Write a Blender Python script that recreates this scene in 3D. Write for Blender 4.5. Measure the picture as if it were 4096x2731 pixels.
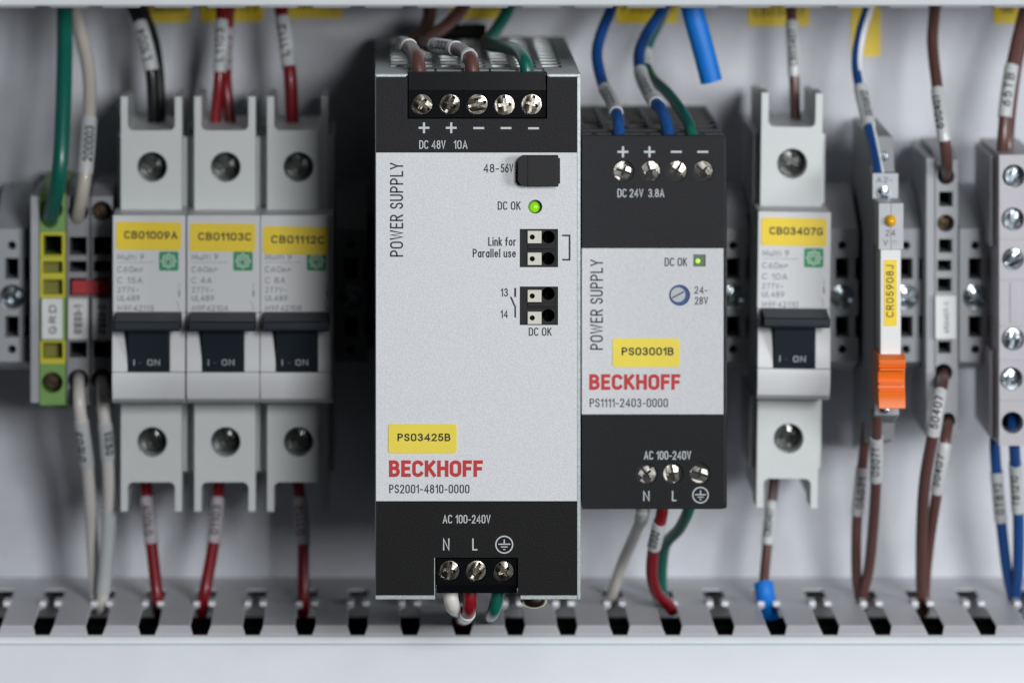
import bpy, bmesh, math, random
from mathutils import Vector, Matrix
from mathutils.geometry import tessellate_polygon
random.seed(7)
for o in list(bpy.data.objects):
    bpy.data.objects.remove(o)
C = bpy.context.scene.collection
SC = bpy.context.scene
# ------------------------------------------------------------------ camera, world, lamps, exposure
# millimetres everywhere; y = depth behind the face of the large power supply
DIST, S0 = 1400.0, 17.0                 # camera distance (mm), photo pixels (4096 wide) per mm at y=0
PX, PY = 1530.0, -1500.0                # principal point in photo pixels (shifted lens, camera above)
XC, ZC = (PX - 2048) / S0, (1365.5 - PY) / S0
cam = bpy.data.objects.new('camera', bpy.data.cameras.new('camera'))
C.objects.link(cam)
cam.location = (XC * .001, -DIST * .001, ZC * .001)
cam.rotation_euler = (math.pi / 2, 0, 0)
cd = cam.data
cd.sensor_width = 36.0
cd.lens = S0 * DIST / 4096 * 36.0
cd.shift_x = (2048 - PX) / 4096
cd.shift_y = -(1365.5 - PY) / 4096
cd.clip_start, cd.clip_end = 0.05, 20
cd.dof.use_dof = True
cd.dof.focus_distance = DIST * .001
cd.dof.aperture_fstop = 11.8
cd.dof.aperture_blades = 9
SC.camera = cam
W = bpy.data.worlds.new('World'); SC.world = W; W.use_nodes = True
W.node_tree.nodes['Background'].inputs[0].default_value = (0.80, 0.90, 1.0, 1)
W.node_tree.nodes['Background'].inputs[1].default_value = 0.008
def lamp(name, loc, target, size, size_y, power, col):
    l = bpy.data.lights.new(name, 'AREA'); l.shape = 'RECTANGLE'
    l.size, l.size_y, l.energy, l.color = size, size_y, power, col
    o = bpy.data.objects.new(name, l); C.objects.link(o)
    o.location = loc
    o.rotation_euler = (Vector(target) - Vector(loc)).to_track_quat('-Z', 'Y').to_euler()
lamp('softbox_key', (0.37, -1.47, 0.31), (0, 0, 0), 0.28, 0.34, 15.0, (0.975, 0.988, 1.0))
lamp('softbox_side', (1.20, -1.10, 0.16), (0, 0, 0), 0.45, 0.36, 13.5, (0.97, 0.985, 1.0))
lamp('softbox_above', (0.30, -1.10, 0.90), (0, 0, 0), 0.40, 0.40, 1.0, (0.96, 0.98, 1.0))
SC.view_settings.view_transform = 'Standard'
SC.view_settings.look = 'None'
SC.view_settings.exposure = 0.0
SC.view_settings.gamma = 1.0
SC.view_settings.use_curve_mapping = False
# ------------------------------------------------------------------ helpers
def sc(d): return S0 * DIST / (DIST + d)
def q(px, py, d):
    s = sc(d); return XC + (px - PX) / s, ZC - (py - PY) / s
def qx(px, d): return XC + (px - PX) / sc(d)
def qz(py, d): return ZC - (py - PY) / sc(d)
def V(px, py, d):
    x, z = q(px, py, d); return Vector((x, d, z))
ORG = {}
def org(o):
    return ORG.get(o.name, Vector((0, 0, 0))) if o else Vector((0, 0, 0))
def lab(o, label, cat, group=None):
    o['label'] = label; o['category'] = cat
    if group: o['group'] = group
    return o
def thing(name, at, label, cat, group=None):
    o = bpy.data.objects.new(name, None); C.objects.link(o)
    o.empty_display_size = .01
    o.location = Vector(at) * .001
    ORG[o.name] = Vector(at)
    return lab(o, label, cat, group)
class MB:
    def __init__(s): s.v, s.f, s.m = [], [], []
    def add(s, vs, fs, mi=0):
        n = len(s.v); s.v += [Vector(p) for p in vs]
        s.f += [tuple(i + n for i in f) for f in fs]; s.m += [mi] * len(fs)
        return s
    def box(s, x0, x1, y0, y1, z0, z1, mi=0):
        vs = [(x, y, z) for x in (x0, x1) for y in (y0, y1) for z in (z0, z1)]
        fs = [(0, 1, 3, 2), (4, 6, 7, 5), (0, 4, 5, 1), (2, 3, 7, 6), (0, 2, 6, 4), (1, 5, 7, 3)]
        return s.add(vs, fs, mi)
    def pbox(s, px0, px1, py0, py1, d0, d1, mi=0):      # front rectangle read at depth d0
        return s.box(qx(px0, d0), qx(px1, d0), d0, d1, qz(py1, d0), qz(py0, d0), mi)
    def prism(s, outer, holes, a, b, axis='y', mi=0):
        """outline(s) in 2D, extruded a..b along an axis. y: (x,z); x: (y,z); z: (x,y)"""
        def P(u, v, w):
            return {'y': (u, w, v), 'x': (w, u, v), 'z': (u, v, w)}[axis]
        loops = [outer] + list(holes)
        pts = [p for l in loops for p in l]
        tris = tessellate_polygon([[Vector((p[0], p[1], 0)) for p in l] for l in loops])
        n = len(pts)
        vs = [P(p[0], p[1], a) for p in pts] + [P(p[0], p[1], b) for p in pts]
        fs = [tuple(t) for t in tris] + [tuple(i + n for i in reversed(t)) for t in tris]
        k = 0
        for l in loops:
            m = len(l)
            for i in range(m):
                j = (i + 1) % m
                fs.append((k + i, k + j, n + k + j, n + k + i))
            k += m
        return s.add(vs, fs, mi)
    def lathe(s, prof, c, axis='y', seg=32, mi=0):        # prof: (r, h) along the axis
        vs, fs = [], []
        for r, h in prof:
            for i in range(seg):
                a = 2 * math.pi * i / seg
                u, v = r * math.cos(a), r * math.sin(a)
                p = {'y': (u, h, v), 'z': (u, v, h), 'x': (h, u, v)}[axis]
                vs.append((c[0] + p[0], c[1] + p[1], c[2] + p[2]))
        m = len(prof)
        for k in range(m - 1):
            for i in range(seg):
                j = (i + 1) % seg
                fs.append((k * seg + i, k * seg + j, (k + 1) * seg + j, (k + 1) * seg + i))
        fs.append(tuple(range(seg))); fs.append(tuple((m - 1) * seg + i for i in reversed(range(seg))))
        return s.add(vs, fs, mi)
    def xform(s, M, start=0):
        for i in range(start, len(s.v)): s.v[i] = M @ s.v[i]
        return s
def obj(name, mb, mats, parent=None, at=None, bevel=0, smooth=35, seg=2, recalc=True):
    o0 = org(parent) if at is None else Vector(at)
    me = bpy.data.meshes.new(name)
    me.from_pydata([tuple((p - o0) * .001) for p in mb.v], [], mb.f)
    if not isinstance(mats, (list, tuple)): mats = [mats]
    for m in mats: me.materials.append(m)
    if len(mats) > 1: me.polygons.foreach_set('material_index', mb.m)
    if recalc:
        bm = bmesh.new(); bm.from_mesh(me)
        bmesh.ops.recalc_face_normals(bm, faces=bm.faces)
        if bevel and len(mats) == 1: bmesh.ops.dissolve_limit(bm, angle_limit=.002, verts=bm.verts, edges=bm.edges)
        bm.to_mesh(me); bm.free()
    if smooth:
        me.polygons.foreach_set('use_smooth', [True] * len(me.polygons))
        me.set_sharp_from_angle(angle=math.radians(smooth))
    o = bpy.data.objects.new(name, me); C.objects.link(o)
    if parent: o.parent = parent
    elif at is not None: o.location = o0 * .001
    ORG[o.name] = o0
    if bevel:
        b = o.modifiers.new('bevel', 'BEVEL'); b.width = bevel * .001; b.segments = seg
        b.limit_method = 'ANGLE'; b.angle_limit = math.radians(40); b.harden_normals = True
    return o
def circ(cx, cy, r, n=28, ry=None):
    ry = ry or r
    return [(cx + r * math.cos(2 * math.pi * i / n), cy + ry * math.sin(2 * math.pi * i / n)) for i in range(n)]
def rrect(x0, x1, y0, y1, r, n=5):
    r = min(r, (x1 - x0) / 2 - 1e-4, (y1 - y0) / 2 - 1e-4)
    out = []
    for cx, cy, a0 in ((x1 - r, y1 - r, 0), (x0 + r, y1 - r, 90), (x0 + r, y0 + r, 180), (x1 - r, y0 + r, 270)):
        for i in range(n + 1):
            a = math.radians(a0 + 90 * i / n)
            out.append((cx + r * math.cos(a), cy + r * math.sin(a)))
    return out
def rect(x0, x1, y0, y1): return [(x0, y0), (x1, y0), (x1, y1), (x0, y1)]
def pr(px0, px1, py0, py1, d): return qx(px0, d), qx(px1, d), qz(py1, d), qz(py0, d)
# ---- monoline lettering: each glyph is a set of strokes in a box of cap height 1
def _arc(cx, cy, rx, ry, a0, a1, n=9):
    return [(cx + rx * math.cos(math.radians(a0 + (a1 - a0) * i / n)), cy + ry * math.sin(math.radians(a0 + (a1 - a0) * i / n))) for i in range(n + 1)]
def _font():
    G = {}; w = .48; r = .24
    stad = lambda w, n=8: _arc(w / 2, 1 - w / 2, w / 2, w / 2, 0, 180, n) + _arc(w / 2, w / 2, w / 2, w / 2, 180, 360, n) + [(w, 1 - w / 2)]
    G['A'] = (.52, [[(0, 0), (.26, 1), (.52, 0)], [(.09, .3), (.43, .3)]])
    G['B'] = (.46, [[(0, 0), (0, 1), (.22, 1)] + _arc(.22, .765, .2, .235, 90, -90) + [(0, .53)], [(0, .53), (.24, .53)] + _arc(.24, .265, .22, .265, 90, -90) + [(0, 0)]])
    G['C'] = (w, [_arc(r, 1 - r, r, r, 22, 180) + _arc(r, r, r, r, 180, 338)])
    G['D'] = (w, [[(0, 0), (0, 1), (.2, 1)] + _arc(.2, .72, .28, .28, 90, 0) + _arc(.2, .28, .28, .28, 0, -90) + [(0, 0)]])
    G['E'] = (.38, [[(.38, 1), (0, 1), (0, 0), (.38, 0)], [(0, .51), (.33, .51)]])
    G['F'] = (.37, [[(.37, 1), (0, 1), (0, 0)], [(0, .5), (.32, .5)]])
    G['G'] = (w, [_arc(r, 1 - r, r, r, 28, 180) + _arc(r, r, r, r, 180, 360) + [(w, .42), (.28, .42)]])
    G['H'] = (w, [[(0, 0), (0, 1)], [(w, 0), (w, 1)], [(0, .52), (w, .52)]])
    G['I'] = (.0, [[(0, 0), (0, 1)]])
    G['J'] = (.34, [[(.34, 1), (.34, .2)] + _arc(.17, .18, .17, .18, 0, -175)])
    G['K'] = (.47, [[(0, 0), (0, 1)], [(.44, 1), (.03, .46)], [(.13, .6), (.47, 0)]])
    G['L'] = (.36, [[(0, 1), (0, 0), (.36, 0)]])
    G['M'] = (.62, [[(0, 0), (.04, 1), (.31, .2), (.58, 1), (.62, 0)]])
    G['N'] = (w, [[(0, 0), (0, 1), (w, 0), (w, 1)]])
    G['O'] = (.5, [stad(.5)])
    G['P'] = (.44, [[(0, 0), (0, 1), (.2, 1)] + _arc(.2, .74, .24, .26, 90, -90) + [(0, .48)]])
    G['R'] = (.46, [[(0, 0), (0, 1), (.2, 1)] + _arc(.2, .75, .24, .25, 90, -90) + [(0, .5)], [(.2, .5), (.46, 0)]])
    G['S'] = (.42, [_arc(.21, .755, .2, .245, 15, 250) + _arc(.21, .255, .21, .255, 75, -165)])
    G['T'] = (.44, [[(0, 1), (.44, 1)], [(.22, 1), (.22, 0)]])
    G['U'] = (.46, [[(0, 1), (0, .23)] + _arc(.23, .23, .23, .23, 180, 360) + [(.46, 1)]])
    G['V'] = (.48, [[(0, 1), (.24, 0), (.48, 1)]])
    G['W'] = (.74, [[(0, 1), (.19, 0), (.37, .95), (.55, 0), (.74, 1)]])
    G['Y'] = (.48, [[(0, 1), (.24, .42), (.48, 1)], [(.24, .42), (.24, 0)]])
    G['0'] = (.44, [stad(.44)])
    G['1'] = (.2, [[(0, .76), (.2, 1), (.2, 0)]])
    G['2'] = (.43, [_arc(.215, .75, .205, .25, 175, -15) + [(.34, .5), (0, 0), (.43, 0)]])
    G['3'] = (.43, [_arc(.21, .76, .19, .24, 160, -90) , _arc(.21, .26, .22, .26, 90, -160)])
    G['4'] = (.48, [[(.37, 0), (.37, 1), (0, .27), (.48, .27)]])
    G['5'] = (.42, [[(.38, 1), (.08, 1), (.03, .55)] + _arc(.2, .32, .22, .32, 118, -155)])
    G['6'] = (.44, [_arc(.22, .3, .22, .3, 180, -180, 18), [(.0, .32), (.06, .52), (.34, 1)]])
    G['7'] = (.42, [[(0, 1), (.42, 1), (.14, 0)]])
    G['8'] = (.44, [_arc(.22, .77, .19, .23, 90, 450, 16), _arc(.22, .27, .22, .27, 90, 450, 16)])
    G['9'] = (.44, [_arc(.22, .7, .22, .3, 0, 360, 18), [(.44, .68), (.38, .48), (.1, 0)]])
    G['-'] = (.26, [[(0, .4), (.26, .4)]]); G['.'] = (.02, [[(0, .0), (.02, .0)]])
    G['~'] = (.4, [[(0, .4), (.1, .48), (.3, .38), (.4, .46)]])
    G['a'] = (.38, [_arc(.19, .32, .19, .32, 0, 360, 14), [(.38, .66), (.38, 0)]])
    G['e'] = (.4, [[(0, .35), (.4, .35)] + _arc(.2, .33, .2, .33, 5, 320)])
    G['f'] = (.26, [[(.09, 0), (.09, .78)] + _arc(.23, .82, .14, .18, 180, 80), [(0, .63), (.25, .63)]])
    G['i'] = (.0, [[(0, 0), (0, .64)], [(0, .92), (0, .97)]])
    G['k'] = (.36, [[(0, 0), (0, 1)], [(.33, .66), (.02, .33)], [(.1, .4), (.36, 0)]])
    G['l'] = (.0, [[(0, 0), (0, 1)]])
    G['n'] = (.36, [[(0, 0), (0, .66)], [(0, .42)] + _arc(.18, .46, .18, .2, 180, 0) + [(.36, 0)]])
    G['o'] = (.42, [_arc(.21, .33, .21, .33, 90, 450, 16)])
    G['r'] = (.22, [[(0, 0), (0, .66)], [(0, .38)] + _arc(.2, .4, .2, .26, 180, 85)])
    G['s'] = (.3, [_arc(.15, .5, .14, .16, 15, 250, 7) + _arc(.15, .17, .15, .17, 75, -165, 7)])
    G['t'] = (.26, [[(.1, 0), (.1, .9)], [(0, .63), (.25, .63)]])
    G['u'] = (.36, [[(0, .66), (0, .2)] + _arc(.18, .2, .18, .2, 180, 360) + [(.36, .66)], [(.36, .3), (.36, 0)]])
    return G
GL = _font()
def glyphs(s, wd, ht, weight=.115, gap=.14, fine=None):
    """a line of text wd x ht, stroke width weight*ht: [(x, y, layer)], faces"""
    sw = weight * ht; H = ht - sw
    g = gap + sw / H
    x = 0; items = []
    for ch in s:
        if ch == ' ': x += .36; continue
        w, ss = GL[ch]
        items.append((x, ss)); x += w + g
    tot = x - g
    kx = (wd - sw) / max(tot, 1e-6) if tot > 1e-6 else 1
    vs, fs = [], []
    for gx, ss in items:
        for li, pl in enumerate(ss):
            P = [Vector((sw / 2 + (gx + a) * kx, sw / 2 + b * H)) for a, b in pl]
            Q = [P[0]]
            for p in P[1:]:
                L = (p - Q[-1]).length
                if L < 1e-5: continue
                if fine and L > fine:
                    k = int(L / fine) + 1; a = Q[-1]
                    Q += [a.lerp(p, i / k) for i in range(1, k)]
                Q.append(p)
            n = len(Q)
            closed = n > 4 and (Q[0] - Q[-1]).length < 1e-4
            if closed: Q.pop(); n -= 1
            else:
                Q[0] = Q[0] - (Q[1] - Q[0]).normalized() * sw * .46; Q[-1] = Q[-1] + (Q[-1] - Q[-2]).normalized() * sw * .46
            base = len(vs); L_, R_ = [], []
            for i in range(n):
                p = Q[i]
                t0 = (p - Q[i - 1]).normalized() if (i or closed) else None
                t1 = (Q[(i + 1) % n] - p).normalized() if (i < n - 1 or closed) else None
                t0 = t0 or t1; t1 = t1 or t0
                t = t0 + t1
                t = t.normalized() if t.length > 1e-3 else t0
                nn = Vector((-t.y, t.x)); c = max(.45, nn.dot(Vector((-t0.y, t0.x))))
                L_.append(p + nn * sw / 2 / c); R_.append(p - nn * sw / 2 / c)
            vs += [(p.x, p.y, li) for p in L_] + [(p.x, p.y, li) for p in R_]
            for i in range(n if closed else n - 1):
                j = (i + 1) % n
                fs.append((base + i, base + n + i, base + n + j, base + j))
    return vs, fs
def put_text(mb, s, px0, px1, py0, py1, d, bold=.115, rot=False, tilt=0.0, gap=.14, mi=0):
    x0, x1, z0, z1 = pr(px0, px1, py0, py1, d)
    cx, cz = (x0 + x1) / 2, (z0 + z1) / 2
    t = math.radians(tilt)
    wd, ht = (z1 - z0, x1 - x0) if rot else (x1 - x0, z1 - z0)
    uv, fs = glyphs(s, wd, ht, bold, gap)
    vs = []
    for u, v, k in uv:
        x, z = (x1 - v, z0 + u) if rot else (x0 + u, z0 + v)
        dx, dz = x - cx, z - cz
        vs.append((cx + dx * math.cos(t) - dz * math.sin(t), d - .006 * k, cz + dx * math.sin(t) + dz * math.cos(t)))
    return mb.add(vs, fs, mi)
def text(name, s, px0, px1, py0, py1, d, mat, parent, **k):
    return obj(name, put_text(MB(), s, px0, px1, py0, py1, d, **k), mat, parent, smooth=0, recalc=False)
def stroke(mb, pts, w, d, close=False):                 # printed line of width w (mm) at depth d
    n = len(pts); L, R = [], []
    for i in range(n):
        a = Vector(pts[i - 1] if (i or close) else pts[i]); b = Vector(pts[(i + 1) % n] if (i < n - 1 or close) else pts[i])
        t = (b - a); t = t.normalized() if t.length else Vector((1, 0))
        nn = Vector((-t.y, t.x)) * w / 2; p = Vector(pts[i])
        L.append(p + nn); R.append(p - nn)
    vs = [(p.x, d, p.y) for p in L] + [(p.x, d, p.y) for p in R]
    fs = [(i, (i + 1) % n, n + (i + 1) % n, n + i) for i in range(n if close else n - 1)]
    return mb.add(vs, fs)
def earth(mb, cx, cy, r, d):
    x, z = q(cx, cy, d); R = r / sc(d)
    stroke(mb, circ(x, z, R * .93, 40), R * .14, d, True)
    stroke(mb, [(x, z + R * .58), (x, z + R * .10)], R * .13, d)
    stroke(mb, [(x - R * .66, z + R * .05), (x + R * .66, z + R * .05)], R * .13, d)
    stroke(mb, [(x - R * .38, z - R * .25), (x + R * .38, z - R * .25)], R * .11, d)
    stroke(mb, [(x - R * .12, z - R * .53), (x + R * .12, z - R * .53)], R * .11, d)
# ------------------------------------------------------------------ materials
def mat(name, col, rough=.5, metal=0, grain=0, gscale=3000, bump=0, bscale=2500, spec=.5, emit=None, estr=0, blotch=0, alpha=1, coat=0, sss=0):
    m = bpy.data.materials.new(name); m.use_nodes = True
    nt = m.node_tree; b = nt.nodes['Principled BSDF']; N = nt.nodes.new; Lk = nt.links.new
    b.inputs['Roughness'].default_value = rough; b.inputs['Metallic'].default_value = metal
    b.inputs['Base Color'].default_value = (*col, 1)
    b.inputs['Specular IOR Level'].default_value = spec
    b.inputs['Coat Weight'].default_value = coat
    b.inputs['Alpha'].default_value = alpha
    if sss:
        b.inputs['Subsurface Weight'].default_value = sss; b.inputs['Subsurface Radius'].default_value = (.002, .0015, .001)
    if emit:
        b.inputs['Emission Color'].default_value = (*emit, 1); b.inputs['Emission Strength'].default_value = estr
    tc = N('ShaderNodeTexCoord')
    cur = None
    def mixmul(prev, fac_socket, lo, hi):
        mr = N('ShaderNodeMapRange'); Lk(fac_socket, mr.inputs['Value'])
        mr.inputs['From Min'].default_value = .3; mr.inputs['From Max'].default_value = .7
        mr.inputs['To Min'].default_value = lo; mr.inputs['To Max'].default_value = hi
        mx = N('ShaderNodeMix'); mx.data_type = 'RGBA'; mx.blend_type = 'MULTIPLY'
        mx.inputs[0].default_value = 1
        if prev is None: mx.inputs[6].default_value = (*col, 1)
        else: Lk(prev, mx.inputs[6])
        cmb = N('ShaderNodeCombineColor')
        for i in range(3): Lk(mr.outputs[0], cmb.inputs[i])
        Lk(cmb.outputs[0], mx.inputs[7])
        return mx.outputs[2]
    if grain:
        n = N('ShaderNodeTexNoise'); n.inputs['Scale'].default_value = gscale; n.inputs['Detail'].default_value = 2
        Lk(tc.outputs['Object'], n.inputs['Vector'])
        cur = mixmul(cur, n.outputs['Fac'], 1 - grain, 1 + grain)
    if blotch:
        n = N('ShaderNodeTexNoise'); n.inputs['Scale'].default_value = 70; n.inputs['Detail'].default_value = 6
        n.inputs['Roughness'].default_value = .65
        Lk(tc.outputs['Object'], n.inputs['Vector'])
        cur = mixmul(cur, n.outputs['Fac'], 1 - blotch, 1 + blotch * .4)
        rr = N('ShaderNodeMapRange'); Lk(n.outputs['Fac'], rr.inputs['Value'])
        rr.inputs['To Min'].default_value = max(0, rough - .12); rr.inputs['To Max'].default_value = min(1, rough + .12)
        Lk(rr.outputs[0], b.inputs['Roughness'])
    if cur is not None: Lk(cur, b.inputs['Base Color'])
    if bump:
        n = N('ShaderNodeTexNoise'); n.inputs['Scale'].default_value = bscale; n.inputs['Detail'].default_value = 3
        Lk(tc.outputs['Object'], n.inputs['Vector'])
        bp = N('ShaderNodeBump'); bp.inputs['Strength'].default_value = bump; bp.inputs['Distance'].default_value = .0002
        Lk(n.outputs['Fac'], bp.inputs['Height']); Lk(bp.outputs[0], b.inputs['Normal'])
    m['_col'] = 0
    return m
def banded(name, bands, rough, grain, bump, gscale=2600):
    """printed foil on a face plate: colour by height; bands = [(z_mm_top, colour), ...] from the top"""
    m = mat(name, (1, 1, 1), rough, 0, grain, gscale, bump, 2600, spec=.14)
    nt = m.node_tree; N = nt.nodes.new; Lk = nt.links.new
    b = nt.nodes['Principled BSDF']
    mul = [n for n in nt.nodes if n.type == 'MIX'][0]
    geo = N('ShaderNodeNewGeometry'); sep = N('ShaderNodeSeparateXYZ'); Lk(geo.outputs['Position'], sep.inputs[0])
    mr = N('ShaderNodeMapRange'); Lk(sep.outputs['Z'], mr.inputs['Value'])
    zt, zb = .08, -.08
    mr.inputs['From Min'].default_value = zb; mr.inputs['From Max'].default_value = zt
    ra = N('ShaderNodeValToRGB'); ra.color_ramp.interpolation = 'CONSTANT'
    els = sorted([((z * .001 - zb) / (zt - zb), c) for z, c in bands])
    e = ra.color_ramp.elements
    e[0].position, e[0].color = 0, (*els[0][1], 1)
    e[1].position, e[1].color = els[1][0], (*els[1][1], 1)
    for p, c in els[2:]:
        k = e.new(p); k.color = (*c, 1)
    Lk(mr.outputs[0], ra.inputs[0]); Lk(ra.outputs[0], mul.inputs[6])
    return m
M = {}
M['panel'] = mat('painted_steel', (.555, .57, .615), .45, bump=.12, bscale=900, blotch=.10)
M['duct'] = mat('duct_plastic', (.70, .71, .745), .42, bump=.05, bscale=700, blotch=.05)
M['cover'] = mat('cover_plastic', (.675, .715, .745), .40, bump=.06, bscale=500, blotch=.03)
M['zinc'] = mat('zinc_steel', (.30, .31, .32), .42, .8, blotch=.2, bump=.05, bscale=600)
M['case'] = mat('case_aluminium', (.31, .33, .33), .42, .7, grain=.1, gscale=900, blotch=.12)
M['caselip'] = mat('bare_aluminium', (.42, .47, .47), .40, .6, grain=.12, gscale=1500)
M['black'] = mat('black_plastic', (.004, .0045, .0055), .16, bump=.02, bscale=1500, spec=.35)
M['matblack'] = mat('matt_black_plastic', (.010, .010, .011), .5, bump=.1, bscale=3000, spec=.25)
M['darkgrey'] = mat('dark_grey_plastic', (.016, .016, .017), .45, bump=.08, spec=.3)
M['hole'] = mat('shade_black', (.004, .004, .004), .9, spec=.1)  # near-black painted in for shade inside openings; also colours a joint line
M['nickel'] = mat('nickel_screw', (.40, .365, .31), .24, 1, blotch=.25, bump=.22, bscale=900)
M['nickel2'] = mat('bright_nickel_screw', (.62, .59, .53), .30, 1, blotch=.25, bump=.3, bscale=900)
M['darkscrew'] = mat('deep_steel_screw', (.20, .21, .20), .22, 1, blotch=.3, bump=.25, bscale=700)
M['bluezinc'] = mat('zinc_screw', (.46, .52, .56), .20, 1, blotch=.15, bump=.25, bscale=1200)
M['mcb'] = mat('breaker_plastic', (.60, .625, .625), .45, bump=.05, bscale=1500, blotch=.04)
M['mcbface'] = mat('breaker_face_plastic', (.63, .64, .655), .42, bump=.05, bscale=1500, blotch=.03)
M['toggle'] = mat('toggle_plastic', (.017, .023, .031), .5, bump=.05, spec=.2)
M['lemon'] = mat('lemon_label', (.76, .62, .055), .42, blotch=.05)
M['yellow'] = mat('yellow_label', (.86, .63, .018), .42, blotch=.05)
M['paleyellow'] = mat('pale_yellow_label', (.74, .58, .10), .42, blotch=.06)
M['ink'] = mat('black_ink', (.015, .015, .017), .6)
M['greyink'] = mat('grey_ink', (.10, .11, .14), .6)
M['brownink'] = mat('brown_ink', (.10, .07, .07), .6)
M['white'] = mat('white_ink', (.50, .53, .55), .6)
M['red'] = mat('red_ink', (.45, .022, .022), .6)
M['green'] = mat('green_mark', (.010, .26, .11), .45)
M['markwhite'] = mat('mark_white', (.60, .72, .62), .5)
M['tgrey'] = mat('terminal_plastic', (.235, .24, .255), .48, bump=.06, blotch=.06)
M['tgreyl'] = mat('light_terminal_plastic', (.36, .375, .395), .45, bump=.06, blotch=.05)
M['tyellow'] = mat('earth_yellow_plastic', (.58, .54, .02), .45, blotch=.05)
M['tgreen'] = mat('earth_green_plastic', (.17, .33, .08), .45, blotch=.05)
M['lilac'] = mat('pale_block_plastic', (.46, .45, .485), .40, bump=.05, blotch=.06)
M['tag'] = mat('white_tag_plastic', (.74, .75, .75), .5)
M['greytag'] = mat('grey_tag_plastic', (.64, .64, .65), .5)
M['jumper'] = mat('red_jumper_plastic', (.38, .015, .022), .4)
M['orange'] = mat('orange_lever_plastic', (.83, .16, .008), .42)
M['relay'] = mat('relay_plastic', (.30, .31, .33), .48, bump=.05, blotch=.04)
M['relayface'] = mat('relay_face_plastic', (.45, .47, .50), .48, blotch=.04)
M['amber'] = mat('amber_lens', (.75, .40, .006), .15, coat=.5)
M['led'] = mat('lit_green_lens', (.18, .50, .01), .25, emit=(.28, .70, .005), estr=.42)
M['led2'] = mat('lit_lime_lens', (.3, .6, .05), .25, emit=(.45, .90, .10), estr=.75)
M['ledbody'] = mat('dim_green_lens', (.10, .14, .09), .35)
M['ivory'] = mat('ivory_button_plastic', (.62, .60, .52), .45, blotch=.05)
M['pcb'] = mat('green_board', (.004, .05, .026), .4)
M['potblue'] = mat('trimmer_blue_plastic', (.012, .06, .22), .4)
M['potwhite'] = mat('trimmer_rotor', (.40, .43, .44), .45)
M['brass'] = mat('tarnished_brass', (.085, .055, .03), .4, .6)
M['silver_top'] = mat('pot', (.5, .5, .5))
def wm(name, c, rough=.36): return mat(name, c, rough, bump=.04, bscale=500, blotch=.08, coat=.15)
M['w_green'] = wm('green_insulation', (.004, .115, .085))
M['w_beige'] = wm('beige_insulation', (.50, .46, .41))
M['w_white'] = wm('white_insulation', (.64, .615, .585))
M['w_black'] = wm('black_insulation', (.005, .0055, .006), .45)
M['w_matt'] = mat('matt_black_jacket', (.004, .004, .004), .7, spec=.1)
M['w_red'] = wm('red_insulation', (.21, .005, .012))
M['w_brown'] = wm('brown_insulation', (.105, .046, .039))
M['w_blue'] = wm('blue_insulation', (.008, .062, .235))
M['w_brightblue'] = mat('bright_blue_insulation', (.004, .17, .62), .5, bump=.05, bscale=400, blotch=.10, spec=.35)
M['sleeve'] = mat('marker_sleeve_white', (.54, .56, .57), .35, blotch=.08, coat=.3)
M['clear'] = mat('marker_sleeve_clear', (.60, .58, .62), .25, alpha=.72, coat=.4)
# ------------------------------------------------------------------ setting: panel, rail, ducts
D_PANEL = 136.0
p = obj('back_panel', MB().box(-420, 420, D_PANEL, D_PANEL + 2, -330, 330), M['panel']); p['kind'] = 'structure'
p['label'] = 'white painted steel back panel of the cabinet'
rail = MB()
prof = [(128.5, 17.5), (128.5, 12.5), (134.8, 12.5), (134.8, -12.5), (128.5, -12.5), (128.5, -17.5), (129.5, -17.5), (129.5, -13.5), (135.8, -13.5), (135.8, 13.5), (129.5, 13.5), (129.5, 17.5)]
rail.prism(prof, [], -400, 400, 'x')
lab(obj('mounting_rail', rail, M['zinc'], at=(0, 135.8, 0), bevel=.3), 'long grey metal rail running behind all the mounted devices', 'rail')

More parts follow.
